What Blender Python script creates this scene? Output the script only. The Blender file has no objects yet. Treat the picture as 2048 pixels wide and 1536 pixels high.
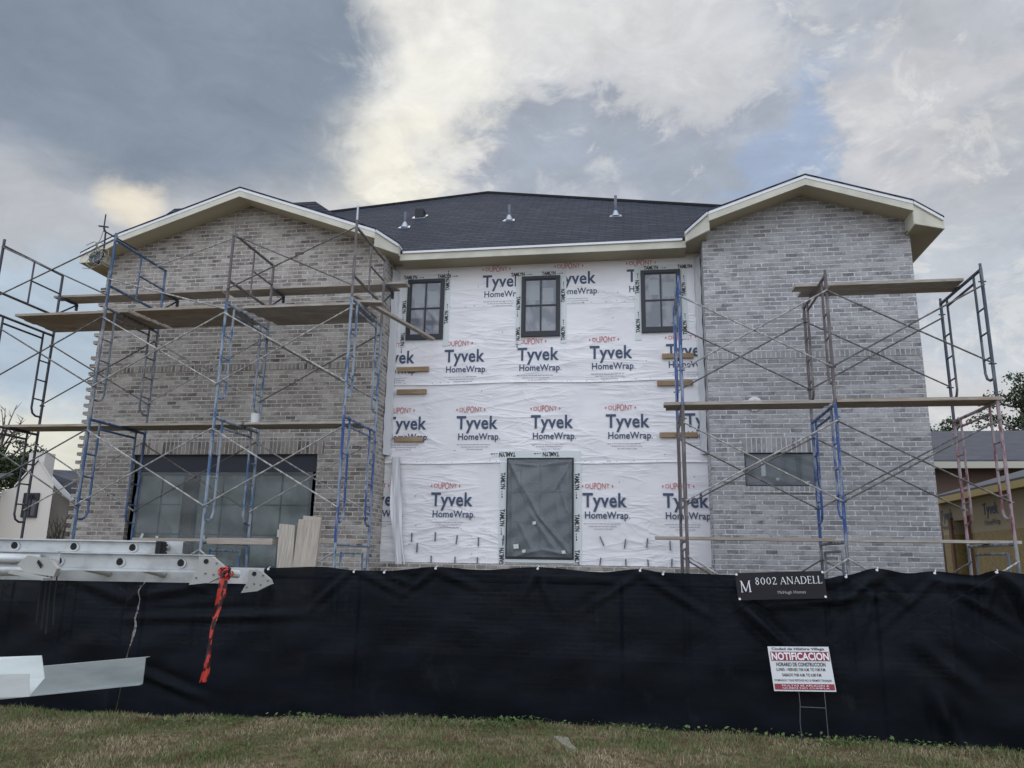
import bpy, math, random
import numpy as np
from mathutils import Vector, Matrix
random.seed(7)
rng = np.random.default_rng(11)
S = bpy.context.scene
COL = S.collection
D = bpy.data
R = math.radians

# ------------------------------------------------------------------ camera
EYE = 1.8
cam = D.objects.new('camera', D.cameras.new('camera'))
COL.objects.link(cam)
cam.data.sensor_fit = 'HORIZONTAL'
cam.data.sensor_width = 36.0
cam.data.lens = 36.0 * 1540 / 2048
cam.data.clip_start = 0.05
cam.data.clip_end = 2000
_p, _r, _y = R(13.0), R(1.03), R(9.3)
fw = Vector((-math.sin(_y) * math.cos(_p), math.cos(_y) * math.cos(_p), math.sin(_p)))
r0 = Vector((math.cos(_y), math.sin(_y), 0))
u0 = r0.cross(fw)
rr = r0 * math.cos(_r) + u0 * math.sin(_r)
uu = -r0 * math.sin(_r) + u0 * math.cos(_r)
M = Matrix((rr, uu, -fw)).transposed().to_4x4()
M.translation = (0, 0, EYE)
cam.matrix_world = M
S.camera = cam
E1 = Vector((math.cos(_y), math.sin(_y), 0))      # direction of the parked ladders (slightly askew to the house)
E2 = Vector((-math.sin(_y), math.cos(_y), 0))

# ------------------------------------------------------------------ colour helpers
def lin(c):
    c /= 255.0
    return c / 12.92 if c <= 0.04045 else ((c + 0.055) / 1.055) ** 2.4
def s3(r, g, b):
    return (lin(r), lin(g), lin(b))
def c4(c):
    return (c[0], c[1], c[2], 1.0)

# ------------------------------------------------------------------ view transform
S.view_settings.view_transform = 'Standard'
S.view_settings.look = 'None'
S.view_settings.exposure = 0.0
S.view_settings.gamma = 1.0
S.view_settings.use_curve_mapping = False
S.render.film_transparent = False
S.cycles.max_bounces = 8
S.cycles.transparent_max_bounces = 12

SUN_EL, SUN_AZ = R(36), R(-17)        # veiled sun, ahead and a little to the left, behind cloud

# ------------------------------------------------------------------ sky
class NT:
    def __init__(s, tree):
        s.t = tree; s.n = tree.nodes; s.l = tree.links
    def new(s, k, **kw):
        n = s.n.new(k)
        for a, b in kw.items():
            setattr(n, a, b)
        return n
    def put(s, sock, v):
        if hasattr(v, 'links') or isinstance(v, bpy.types.NodeSocket):
            s.l.new(v, sock)
        else:
            sock.default_value = v
    def math(s, op, a, b=None, c=None, clamp=False):
        n = s.new('ShaderNodeMath', operation=op); n.use_clamp = clamp
        s.put(n.inputs[0], a)
        if b is not None: s.put(n.inputs[1], b)
        if c is not None: s.put(n.inputs[2], c)
        return n.outputs[0]
    def mix(s, f, a, b, blend='MIX'):
        n = s.new('ShaderNodeMix', data_type='RGBA', blend_type=blend)
        s.put(n.inputs[0], f)
        s.put(n.inputs[6], c4(a) if isinstance(a, tuple) and len(a) == 3 else a)
        s.put(n.inputs[7], c4(b) if isinstance(b, tuple) and len(b) == 3 else b)
        return n.outputs[2]
    def ramp(s, v, a, b, lo=0.0, hi=1.0, smooth=True):
        n = s.new('ShaderNodeMapRange')
        n.interpolation_type = 'SMOOTHSTEP' if smooth else 'LINEAR'
        n.clamp = True
        s.put(n.inputs[0], v); n.inputs[1].default_value = a; n.inputs[2].default_value = b
        n.inputs[3].default_value = lo; n.inputs[4].default_value = hi
        return n.outputs[0]
    def noise(s, vec, scale, detail=4.0, rough=0.55, dist=0.0):
        n = s.new('ShaderNodeTexNoise')
        if vec is not None: s.put(n.inputs['Vector'], vec)
        n.inputs['Scale'].default_value = scale; n.inputs['Detail'].default_value = detail
        n.inputs['Roughness'].default_value = rough; n.inputs['Distortion'].default_value = dist
        return n.outputs[0]
    def mapping(s, vec, scale=(1, 1, 1), rot=(0, 0, 0), loc=(0, 0, 0)):
        n = s.new('ShaderNodeMapping')
        s.put(n.inputs[0], vec)
        n.inputs[1].default_value = loc; n.inputs[2].default_value = rot; n.inputs[3].default_value = scale
        return n.outputs[0]

world = D.worlds.new('World'); S.world = world; world.use_nodes = True
W = NT(world.node_tree); W.n.clear()
BG = 0.1
out = W.new('ShaderNodeOutputWorld'); bgn = W.new('ShaderNodeBackground')
bgn.inputs[1].default_value = BG
W.l.new(bgn.outputs[0], out.inputs[0])
nish = W.new('ShaderNodeTexSky'); nish.sky_type = 'NISHITA'; nish.sun_disc = False
nish.sun_elevation = SUN_EL; nish.sun_rotation = SUN_AZ
nish.air_density = 1.0; nish.dust_density = 1.5
tc = W.new('ShaderNodeTexCoord').outputs['Generated']
sep = W.new('ShaderNodeSeparateXYZ'); W.l.new(tc, sep.inputs[0])
X_, Y_, Z_ = sep.outputs
az = W.math('ARCTAN2', X_, Y_); el = W.math('ARCSINE', Z_)
n_big = W.noise(W.mapping(tc, (1, 1, 1.6)), 5.0, 7, 0.6, 0.3)
n_b2 = W.noise(W.mapping(tc, (1, 1, 1.6), loc=(3.1, 1.7, 5.2)), 5.0, 7, 0.6, 0.3)
n_fine = W.noise(W.mapping(tc, (1, 1, 1.9), loc=(7, 2, 1)), 11.0, 9, 0.62, 0.5)
azw = W.math('ADD', az, W.math('MULTIPLY', W.math('SUBTRACT', n_big, 0.5), 0.42))
elw = W.math('ADD', el, W.math('MULTIPLY', W.math('SUBTRACT', n_b2, 0.5), 0.34))
azs = W.math('ADD', az, W.math('MULTIPLY', W.math('SUBTRACT', n_big, 0.5), 0.13)); els = W.math('ADD', el, W.math('MULTIPLY', W.math('SUBTRACT', n_b2, 0.5), 0.12))
azw = W.math('ADD', azw, W.math('MULTIPLY', W.math('SUBTRACT', n_fine, 0.5), 0.26))
elw = W.math('ADD', elw, W.math('MULTIPLY', W.math('SUBTRACT', W.noise(W.mapping(tc, (1, 1, 1.4), loc=(4, 4, 9)), 15.0, 8, 0.65, 0.6), 0.5), 0.16))
def sk(r, g, b, k=1.0):
    return tuple(v * k / BG for v in s3(r, g, b))
col = W.mix(0.90, nish.outputs[0], sk(172, 179, 191))
# cloud masses: azimuth deg, elevation deg, half widths deg, tilt deg, colour, amount, softness
BLOBS = [
    (-3.0, 31.0, 13.5, 5.2, -8, (162, 170, 184), 0.9, (0.1, 1.8), 1),
    (-10.0, 38.5, 15.0, 4.5, 0, (222, 222, 221), 0.85, (0.1, 1.8), 1),
    (4.0, 36.0, 9.0, 3.0, 0, (206, 208, 212), 0.8, (0.1, 1.8), 1),
    (21.0, 28.5, 9.0, 8.0, 20, (204, 205, 209), 0.9, (0.3, 1.6), 1),
    (26.0, 35.0, 10.0, 4.0, 0, (190, 194, 202), 0.9, (0.3, 1.5), 1),
    (15.0, 33.0, 6.0, 3.5, 20, (184, 191, 203), 0.8, (0.1, 1.8), 1),
    (3.0, 27.0, 12.0, 4.0, -5, (166, 175, 189), 0.9, (0.1, 1.8), 1),
    (27.0, 24.0, 5.0, 4.0, 0, (182, 187, 196), 0.8, (0.1, 1.8), 1),
    (12.5, 28.5, 2.4, 6.5, -28, (160, 178, 206), 0.8, (0.0, 1.9), 1),
    (15.0, 23.0, 5.0, 2.4, 20, (214, 213, 214), 0.8, (0.2, 1.6), 1),
    (24.0, 15.5, 6.0, 8.0, 0, (198, 205, 213), 0.8, (0.3, 1.6), 1),
    (25.5, 9.0, 9.0, 4.0, 0, (212, 212, 213), 0.8, (0.3, 1.6), 1),
    (-26.0, 27.2, 12.0, 3.8, 10, (214, 212, 203), 0.85, (0.0, 1.9), 1),
    (-17.5, 33.5, 7.0, 6.0, 40, (243, 241, 233), 0.9, (0.0, 2.0), 1),
    (-21.0, 27.5, 3.5, 3.0, 30, (248, 244, 230), 0.8, (0.0, 1.9), 1),
    (-42.0, 14.0, 11.0, 6.5, 0, (182, 198, 213), 0.95, (0.3, 1.6), .6),
    (-40.5, 5.5, 12.0, 3.6, 0, (230, 229, 217), 0.95, (0.3, 1.7), .6),
    (-44.0, 21.0, 10.0, 3.0, 6, (188, 192, 198), 0.95, (0.3, 1.6), .6),
    (-31.0, 26.0, 7.0, 2.6, 14, (186, 189, 194), 0.8, (0.1, 1.8), .8),
    (-39.0, 30.0, 14.0, 6.4, -3, (136, 148, 164), 1.0, (0.45, 1.5), 0),
    (-30.0, 35.6, 8.4, 6.2, 0, (137, 149, 165), 1.0, (0.5, 1.4), 0),
    (-58.0, 34.0, 16.0, 10.0, 0, (134, 146, 162), 1.0, (0.5, 1.4), 0),
    (-37.0, 22.4, 2.2, 1.7, -35, (248, 236, 212), 0.7, (0.0, 2.0), .6),
]
for a0, e0, ra, re, tilt, c, amt, soft, wf in BLOBS:
    AZ, EL = (azs, els) if wf < 0.9 else (azw, elw)
    da = W.math('MULTIPLY', W.math('SUBTRACT', AZ, R(a0)), math.cos(R(e0)))
    de = W.math('SUBTRACT', EL, R(e0))
    ct, st = math.cos(R(tilt)), math.sin(R(tilt))
    u = W.math('MULTIPLY', W.math('ADD', W.math('MULTIPLY', da, ct), W.math('MULTIPLY', de, st)), 1 / R(ra))
    v = W.math('MULTIPLY', W.math('SUBTRACT', W.math('MULTIPLY', de, ct), W.math('MULTIPLY', da, st)), 1 / R(re))
    r2 = W.math('ADD', W.math('MULTIPLY', u, u), W.math('MULTIPLY', v, v))
    m = W.ramp(r2, soft[0], soft[1], amt, 0.0)
    col = W.mix(m, col, sk(*c))
# torn bright wisps and soft shading inside the cloud
n_w = W.noise(W.mapping(tc, (1, 1, 1.5), loc=(1, 8, 3)), 9.0, 10, 0.68, 0.8)
wisp = W.math('MAXIMUM', W.ramp(n_fine, 0.54, 0.72, 0.0, 0.55), W.ramp(n_w, 0.53, 0.64, 0.0, 0.62))
lumi = W.ramp(az, R(-28), R(-18), 0.0, 1.0)
col = W.mix(W.math('MULTIPLY', wisp, W.math('MULTIPLY', lumi, 0.8)), col, sk(230, 230, 228))
shade = W.ramp(W.noise(W.mapping(tc, (1, 1, 2.2), loc=(2, 9, 4)), 7.0, 6, 0.6, 0.4), 0.3, 0.7, 0.90, 1.07, False)
shade = W.math('MULTIPLY', shade, W.ramp(W.noise(W.mapping(tc, (1, 1, 1.7), loc=(5, 5, 1)), 13.0, 10, 0.66, 1.0), 0.3, 0.7, 0.93, 1.07, False))
vm = W.new('ShaderNodeVectorMath', operation='SCALE'); W.l.new(col, vm.inputs[0]); W.l.new(shade, vm.inputs[3])
# added boost: unseen sky behind the camera brightened and warmed to light the facade
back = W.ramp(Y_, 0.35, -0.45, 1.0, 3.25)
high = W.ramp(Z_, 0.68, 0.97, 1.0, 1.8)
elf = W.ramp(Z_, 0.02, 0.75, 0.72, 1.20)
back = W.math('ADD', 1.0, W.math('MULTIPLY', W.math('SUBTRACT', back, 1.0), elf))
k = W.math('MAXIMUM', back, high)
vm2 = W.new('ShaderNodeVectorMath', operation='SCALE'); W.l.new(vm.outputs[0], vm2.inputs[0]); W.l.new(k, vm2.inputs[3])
warm = W.ramp(Y_, 0.2, -0.3)
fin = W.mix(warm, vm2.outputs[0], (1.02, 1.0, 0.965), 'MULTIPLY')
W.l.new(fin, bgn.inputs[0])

sun = D.objects.new('sun', D.lights.new('sun', 'SUN')); COL.objects.link(sun)
sun.data.energy = 0.6; sun.data.angle = R(18); sun.data.color = (1.0, 0.95, 0.87)
sd = Vector((math.sin(SUN_AZ) * math.cos(SUN_EL), math.cos(SUN_AZ) * math.cos(SUN_EL), math.sin(SUN_EL)))
sun.rotation_euler = sd.to_track_quat('Z', 'Y').to_euler()
sun.location = (-10, 40, 40)

# ------------------------------------------------------------------ object helpers
def tag(o, label=None, cat=None, group=None, kind=None):
    if label: o['label'] = label
    if cat: o['category'] = cat
    if group: o['group'] = group
    if kind: o['kind'] = kind
    return o
def thing(name, loc, label, cat, group=None):
    o = D.objects.new(name, None); COL.objects.link(o)
    o.location = loc; o.empty_display_size = 0.2
    return tag(o, label, cat, group)
def wloc(o):
    v = Vector((0, 0, 0))
    while o is not None:
        v = v + Vector(o.location); o = o.parent
    return v

class MB:
    """collects faces in world coordinates and links them as one mesh object"""
    def __init__(s):
        s.v = []; s.f = []; s.cur = 0; s.sw = []
    def face(s, pts):
        i = len(s.v); s.v += [tuple(p) for p in pts]; s.f.append(tuple(range(i, i + len(pts)))); return s
    def box(s, x0, x1, y0, y1, z0, z1):
        i = len(s.v)
        s.v += [(x0, y0, z0), (x1, y0, z0), (x1, y1, z0), (x0, y1, z0), (x0, y0, z1), (x1, y0, z1), (x1, y1, z1), (x0, y1, z1)]
        for q in ((0, 3, 2, 1), (4, 5, 6, 7), (0, 1, 5, 4), (1, 2, 6, 5), (2, 3, 7, 6), (3, 0, 4, 7)):
            s.f.append(tuple(i + k for k in q))
        return s
    def beam(s, p0, p1, w, h, up=(0, 0, 1)):
        """box from p0 to p1, w across, h along up"""
        p0 = Vector(p0); p1 = Vector(p1); d = (p1 - p0).normalized()
        a = d.cross(Vector(up)).normalized(); b = a.cross(d).normalized()
        i = len(s.v)
        for p in (p0, p1):
            for sa, sb in ((-1, -1), (1, -1), (1, 1), (-1, 1)):
                s.v.append(tuple(p + a * (sa * w / 2) + b * (sb * h / 2)))
        for q in ((0, 1, 2, 3), (7, 6, 5, 4), (0, 4, 5, 1), (1, 5, 6, 2), (2, 6, 7, 3), (3, 7, 4, 0)):
            s.f.append(tuple(i + k for k in q))
        return s
    def tube(s, pts, r, n=8, cap=True):
        pts = [Vector(p) for p in pts]; rs = r if isinstance(r, (list, tuple)) else [r] * len(pts)
        i = len(s.v); ref = None
        for j, p in enumerate(pts):
            d = (pts[min(j + 1, len(pts) - 1)] - pts[max(j - 1, 0)]).normalized()
            if ref is None:
                ref = Vector((0, 0, 1)) if abs(d.z) < 0.9 else Vector((1, 0, 0))
            a = (ref - d * ref.dot(d)).normalized(); b = d.cross(a); ref = a
            for k in range(n):
                t = 2 * math.pi * k / n
                s.v.append(tuple(p + (a * math.cos(t) + b * math.sin(t)) * rs[j]))
        for j in range(len(pts) - 1):
            for k in range(n):
                s.f.append((i + j * n + k, i + j * n + (k + 1) % n, i + (j + 1) * n + (k + 1) % n, i + (j + 1) * n + k))
        if cap:
            s.f.append(tuple(i + k for k in reversed(range(n))))
            s.f.append(tuple(i + (len(pts) - 1) * n + k for k in range(n)))
        return s
    def prism(s, poly, d):
        """closed planar polygon poly extruded by vector d"""
        d = Vector(d); a = [Vector(p) for p in poly]; n = len(a)
        nrm = (a[1] - a[0]).cross(a[2] - a[0])
        if nrm.dot(d) > 0: a.reverse()
        i = len(s.v); s.v += [tuple(p) for p in a] + [tuple(p + d) for p in a]
        s.f.append(tuple(i + k for k in range(n))); s.f.append(tuple(i + n + k for k in reversed(range(n))))
        for k in range(n):
            q = (k + 1) % n
            s.f.append((i + q, i + k, i + n + k, i + n + q))
        return s
    def use(s, i):
        s.sw.append((len(s.f), i)); return s
    def raw(s, verts, faces):
        i = len(s.v); s.v += [tuple(p) for p in verts]; s.f += [tuple(i + k for k in q) for q in faces]; return s
    def build(s, name, mat, parent=None, smooth=False, uv=True, rot=False):
        org = wloc(parent) if parent is not None else Vector((0, 0, 0))
        me = D.meshes.new(name)
        me.from_pydata([(p[0] - org.x, p[1] - org.y, p[2] - org.z) for p in s.v], [], s.f)
        for mm in (mat if isinstance(mat, (list, tuple)) else [mat]): me.materials.append(mm)
        for a, i in s.sw:
            for po in list(me.polygons)[a:]: po.material_index = i
        if uv:
            lay = me.uv_layers.new(name='uv')
            for po in me.polygons:
                n = po.normal
                if abs(n.z) > 0.995: U, V = Vector((1, 0, 0)), Vector((0, 1, 0))
                else:
                    U = Vector((0, 0, 1)).cross(n).normalized(); V = n.cross(U)
                    if U.x < -0.01 or (abs(U.x) <= 0.01 and U.y < 0): U = -U
                if rot: U, V = V, U
                for li in po.loop_indices:
                    p = Vector(s.v[me.loops[li].vertex_index])
                    lay.data[li].uv = (p.dot(U), p.dot(V))
        if smooth:
            for po in me.polygons: po.use_smooth = True
        o = D.objects.new(name, me); COL.objects.link(o)
        if parent is not None: o.parent = parent
        return o
    def top(s, name, mat, loc, label, cat, group=None, smooth=False, rot=False):
        """a thing made of one mesh: origin at loc"""
        o = s.build(name, mat, None, smooth, rot=rot)
        L = Vector(loc)
        o.data.transform(Matrix.Translation(-L)); o.location = L
        return tag(o, label, cat, group)

_tc = {}
def text_geo(t, bold=0.0, spacing=1.0):
    k = (t, bold, spacing)
    if k not in _tc:
        cu = D.curves.new('t', 'FONT'); cu.body = t; cu.size = 1.0; cu.offset = bold; cu.resolution_u = 3; cu.space_character = spacing
        ob = D.objects.new('t', cu); COL.objects.link(ob)
        me = ob.to_mesh()
        vs = np.array([v.co[:2] for v in me.vertices]); fs = [tuple(p.vertices) for p in me.polygons]
        ob.to_mesh_clear(); D.objects.remove(ob); D.curves.remove(cu)
        _tc[k] = (vs, fs)
    return _tc[k]
def put_text(mb, t, O, U, V, width, height, bold=0.0, spacing=1.0, warp=None, asc=None, fn=None):
    """letters of t filling width x height from O along U and V (height = cap height, or the whole box if asc is None)"""
    vs, fs = text_geo(t, bold, spacing)
    x0, x1 = vs[:, 0].min(), vs[:, 0].max()
    y0, y1 = (vs[:, 1].min(), vs[:, 1].max()) if asc is None else asc
    if fn is None: O, U, V = Vector(O), Vector(U), Vector(V)
    P = []
    for x, y in vs:
        a = (x - x0) / (x1 - x0); b = (y - y0) / (y1 - y0)
        if warp: b = 0.5 + (b - 0.5) * warp(a)
        P.append(fn(a, b) if fn else O + U * (a * width) + V * (b * height))
    n = (P[fs[0][1]] - P[fs[0][0]]).cross(P[fs[0][2]] - P[fs[0][0]])
    mb.raw(P, fs)

# ------------------------------------------------------------------ materials
MATS = {}
def mat(name, color, rough=0.6, metal=0.0, spec=0.5, build=None):
    if name in MATS: return MATS[name]
    m = D.materials.new(name); m.use_nodes = True
    T = NT(m.node_tree); b = T.n['Principled BSDF']
    b.inputs['Base Color'].default_value = c4(color); b.inputs['Roughness'].default_value = rough
    b.inputs['Metallic'].default_value = metal; b.inputs['Specular IOR Level'].default_value = spec
    if build: build(T, b)
    MATS[name] = m
    return m
def bump(T, b, h, strength, dist=0.01, prev=None):
    n = T.new('ShaderNodeBump'); n.inputs['Strength'].default_value = strength; n.inputs['Distance'].default_value = dist
    T.put(n.inputs['Height'], h)
    if prev is not None: T.l.new(prev, n.inputs['Normal'])
    T.l.new(n.outputs[0], b.inputs['Normal']); return n.outputs[0]
def UVn(T): return T.new('ShaderNodeTexCoord').outputs['UV']
def OBJ(T): return T.new('ShaderNodeTexCoord').outputs['Object']
def basec(T, b, c): T.l.new(c, b.inputs['Base Color'])

def brick_mat(name, palette, mortar, wash, wash_amt, dirt, bw=0.2032, rh=0.0794, off=0.5, ms=0.0125):
    def f(T, b):
        uv = UVn(T)
        wob = T.noise(T.mapping(uv, (9, 9, 1)), 1.0, 2)
        va = T.new('ShaderNodeVectorMath', operation='MULTIPLY_ADD')
        nz = T.new('ShaderNodeTexNoise'); T.l.new(uv, nz.inputs['Vector']); nz.inputs['Scale'].default_value = 6
        T.l.new(nz.outputs['Color'], va.inputs[0]); va.inputs[1].default_value = (0.008, 0.006, 0); T.l.new(uv, va.inputs[2])
        def bt():
            n = T.new('ShaderNodeTexBrick'); n.offset = off; n.squash = 1.0
            T.l.new(va.outputs[0], n.inputs['Vector'])
            n.inputs['Color1'].default_value = (0, 0, 0, 1); n.inputs['Color2'].default_value = (1, 1, 1, 1)
            n.inputs['Scale'].default_value = 1.0; n.inputs['Mortar Size'].default_value = ms
            n.inputs['Mortar Smooth'].default_value = 0.35; n.inputs['Bias'].default_value = 0
            n.inputs['Brick Width'].default_value = bw; n.inputs['Row Height'].default_value = rh
            n.inputs['Mortar'].default_value = (0.5, 0.5, 0.5, 1)
            return n
        n = bt()
        cr = T.new('ShaderNodeValToRGB'); T.l.new(n.outputs[0], cr.inputs[0])
        cr.color_ramp.elements.remove(cr.color_ramp.elements[1])
        for i, (p, c) in enumerate(palette):
            e = cr.color_ramp.elements[0] if i == 0 else cr.color_ramp.elements.new(p)
            e.position = p; e.color = c4(s3(*c))
        fine = T.noise(T.mapping(uv, (1, 2.2, 1)), 38.0, 5, 0.65)
        c = T.mix(T.ramp(fine, 0.46, 0.68, 0.0, 0.65), cr.outputs[0], s3(*wash))
        smear = T.noise(T.mapping(uv, (0.8, 1.6, 1), loc=(4, 7, 0)), 3.2, 6, 0.6)
        c = T.mix(T.ramp(smear, 0.40, 0.66, 0.0, wash_amt), c, s3(*wash))
        big = T.noise(uv, 0.55, 4, 0.55)
        c = T.mix(T.ramp(big, 0.40, 0.62, 0.0, 0.34), c, s3(*dirt))
        mo = T.mix(T.ramp(T.noise(uv, 14, 4, 0.6), 0.35, 0.7, 0.0, 0.45), s3(*mortar), s3(*dirt))
        spv = T.new('ShaderNodeSeparateXYZ'); T.l.new(va.outputs[0], spv.inputs[0])
        if off > 0:
            fr = T.math('FRACT', T.math('DIVIDE', spv.outputs[1], rh))
            hm = T.math('MAXIMUM', T.ramp(fr, 0.0, ms / rh * 1.25, 1, 0), T.ramp(fr, 1 - ms / rh * 1.25, 1.0, 0, 1))
            hm = T.math('MULTIPLY', hm, T.ramp(T.noise(T.mapping(uv, (1.5, 9, 1), loc=(1, 2, 0)), 2.0, 4, 0.6), 0.28, 0.5, 0.35, 1.0))
            fill = T.ramp(T.noise(T.mapping(uv, (3.0, 3.0, 1), loc=(6, 1, 0)), 2.4, 4, 0.65), 0.36, 0.62, 0.15, 0.95)
            fac = T.math('MAXIMUM', hm, T.math('MULTIPLY', n.outputs[1], fill))
        else:
            fac = n.outputs[1]
        c = T.mix(fac, c, mo)
        basec(T, b, c)
        b.inputs['Roughness'].default_value = 0.9; b.inputs['Specular IOR Level'].default_value = 0.25
        h = T.math('SUBTRACT', T.math('MULTIPLY', fine, 0.35), n.outputs[1])
        bump(T, b, h, 1.0, 0.012)
    return mat(name, (0.3, 0.3, 0.3), build=f)
PAL_L = [(0.0, (58, 53, 52)), (0.12, (112, 102, 96)), (0.26, (150, 141, 133)), (0.40, (78, 72, 70)), (0.54, (166, 158, 150)), (0.68, (122, 110, 102)), (0.84, (180, 173, 166)), (1.0, (66, 61, 62))]
PAL_R = [(0.0, (124, 124, 128)), (0.15, (150, 149, 151)), (0.32, (168, 167, 169)), (0.5, (104, 104, 108)), (0.66, (176, 174, 176)), (0.82, (138, 137, 140)), (1.0, (92, 92, 97))]
brickL = brick_mat('brown_grey_brick', PAL_L, (214, 209, 204), (196, 192, 187), 0.60, (106, 100, 96))
brickR = brick_mat('pale_grey_brick', PAL_R, (222, 221, 222), (194, 194, 197), 0.62, (124, 124, 128))
soldL = brick_mat('brown_grey_soldier_brick', PAL_L, (190, 186, 182), (176, 170, 166), 0.35, (110, 104, 100), 0.0794, 0.30, 0.0)
soldR = brick_mat('pale_grey_soldier_brick', PAL_R, (206, 205, 206), (186, 185, 188), 0.55, (140, 140, 144), 0.0794, 0.30, 0.0)

def f_wrap(T, b):
    uv = UVn(T)
    def ridge(sc, rot, loc, scale, dist, pw):
        n = T.noise(T.mapping(uv, sc, rot=(0, 0, R(rot)), loc=loc), scale, 3, 0.45, dist)
        r_ = T.math('SUBTRACT', 1.0, T.math('ABSOLUTE', T.math('MULTIPLY', T.math('SUBTRACT', n, 0.5), 5.0)), clamp=True)
        return T.math('POWER', r_, pw)
    h1 = ridge((0.35, 1.5, 1), -12, (0, 0, 0), 1.3, 1.2, 2.5); h2 = ridge((0.4, 1.7, 1), 24, (5, 2, 0), 1.2, 1.0, 3.0); h3 = ridge((0.5, 1.6, 1), -38, (8, 3, 0), 1.5, 1.4, 4.0)
    big = T.noise(uv, 0.9, 3)
    gate = T.ramp(T.noise(uv, 0.7, 3, 0.5), 0.38, 0.6)
    so = T.noise(T.mapping(uv, (0.8, 1.5, 1)), 1.4, 3, 0.45, 0.6)
    h = T.math('ADD', T.math('MULTIPLY', T.math('ADD', T.math('ADD', h1, T.math('MULTIPLY', h2, 0.7)), T.math('MULTIPLY', h3, 0.5)), T.math('ADD', 0.05, T.math('MULTIPLY', gate, 1.4))), T.math('MULTIPLY', so, 1.2))
    bump(T, b, h, 0.27, 0.04)
    basec(T, b, T.mix(T.ramp(big, 0.35, 0.65), s3(228, 227, 231), s3(238, 236, 239)))
    b.inputs['Roughness'].default_value = 0.38; b.inputs['Specular IOR Level'].default_value = 0.45
wrapM = mat('white_house_wrap', (0.8, 0.8, 0.82), build=f_wrap)
tapeM = mat('white_flashing_tape', s3(214, 219, 220), 0.5)
def f_wood(c1, c2, c3):
    def f(T, b):
        uv = UVn(T); oi = T.new('ShaderNodeObjectInfo').outputs['Random']
        sh = T.new('ShaderNodeVectorMath', operation='ADD'); T.l.new(uv, sh.inputs[0])
        cx = T.new('ShaderNodeCombineXYZ'); T.l.new(T.math('MULTIPLY', oi, 37.0), cx.inputs[0]); T.l.new(T.math('MULTIPLY', oi, 11.0), cx.inputs[1]); T.l.new(cx.outputs[0], sh.inputs[1])
        g = T.noise(T.mapping(sh.outputs[0], (1.2, 26, 26)), 2.0, 6, 0.62, 0.8)
        st = T.noise(sh.outputs[0], 1.7, 4, 0.6)
        c = T.mix(T.ramp(g, 0.32, 0.68), s3(*c1), s3(*c2))
        c = T.mix(T.ramp(st, 0.42, 0.7, 0, 0.6), c, s3(*c3))
        c = T.mix(T.math('MULTIPLY', oi, 0.3), c, s3(*c3))
        basec(T, b, c); bump(T, b, g, 0.35, 0.004)
        b.inputs['Roughness'].default_value = 0.85; b.inputs['Specular IOR Level'].default_value = 0.2
    return f
woodM = mat('weathered_plank_wood', (0.3, 0.25, 0.2), build=f_wood((140, 130, 120), (190, 182, 170), (150, 130, 112)))
woodG = mat('grey_plank_wood', (0.3, 0.28, 0.25), build=f_wood((146, 140, 132), (196, 191, 182), (138, 124, 112)))
woodP = mat('pale_board_wood', (0.4, 0.36, 0.3), build=f_wood((150, 141, 132), (188, 181, 170), (162, 148, 136)))
woodC = mat('fresh_block_wood', (0.4, 0.3, 0.2), build=f_wood((146, 124, 96), (182, 160, 128), (130, 106, 90)))
def f_shingle(T, b):
    uv = UVn(T)
    n = T.new('ShaderNodeTexBrick'); n.offset = 0.5
    T.l.new(uv, n.inputs['Vector'])
    n.inputs['Color1'].default_value = c4(s3(44, 48, 60)); n.inputs['Color2'].default_value = c4(s3(64, 68, 82))
    n.inputs['Mortar'].default_value = c4(s3(14, 15, 20)); n.inputs['Scale'].default_value = 1
    n.inputs['Mortar Size'].default_value = 0.013; n.inputs['Mortar Smooth'].default_value = 0.3
    n.inputs['Brick Width'].default_value = 0.33; n.inputs['Row Height'].default_value = 0.146
    gr = T.noise(uv, 60, 4, 0.7)
    c = T.mix(T.ramp(gr, 0.35, 0.7, 0, 0.3), n.outputs[0], s3(78, 82, 96))
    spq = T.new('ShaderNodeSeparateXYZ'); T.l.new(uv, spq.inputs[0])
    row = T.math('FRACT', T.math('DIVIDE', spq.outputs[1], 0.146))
    c = T.mix(n.outputs[1], c, s3(40, 42, 49)); c = T.mix(T.ramp(row, 0.0, 0.45, 0.95, 0.0), c, s3(8, 9, 14))  # row shadow painted into the shingle colour, fading across each course
    c = T.mix(T.ramp(T.noise(uv, 0.8, 3), 0.4, 0.65, 0, 0.3), c, s3(42, 43, 50))
    basec(T, b, c)
    sp = T.new('ShaderNodeSeparateXYZ'); T.l.new(uv, sp.inputs[0])
    saw = T.math('FRACT', T.math('DIVIDE', sp.outputs[1], 0.146))
    h = T.math('SUBTRACT', T.math('SUBTRACT', T.math('MULTIPLY', gr, 0.25), saw), n.outputs[1])
    bump(T, b, h, 0.8, 0.012)
    b.inputs['Roughness'].default_value = 0.9; b.inputs['Specular IOR Level'].default_value = 0.3
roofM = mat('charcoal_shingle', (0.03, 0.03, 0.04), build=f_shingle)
roofE = mat('shingle_edge', s3(24, 25, 30), 0.9)
def f_trim(T, b):
    n = T.noise(OBJ(T), 3.0, 4)
    basec(T, b, T.mix(T.ramp(n, 0.35, 0.7), s3(208, 205, 190), s3(192, 189, 176)))
trimM = mat('cream_trim_paint', s3(200, 196, 176), 0.6, build=f_trim)
soffM = mat('bare_soffit_board', s3(178, 170, 148), 0.8)
dripM = mat('white_drip_edge', s3(226, 228, 232), 0.35)
blackF = mat('black_window_frame', s3(30, 34, 42), 0.45)
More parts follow.
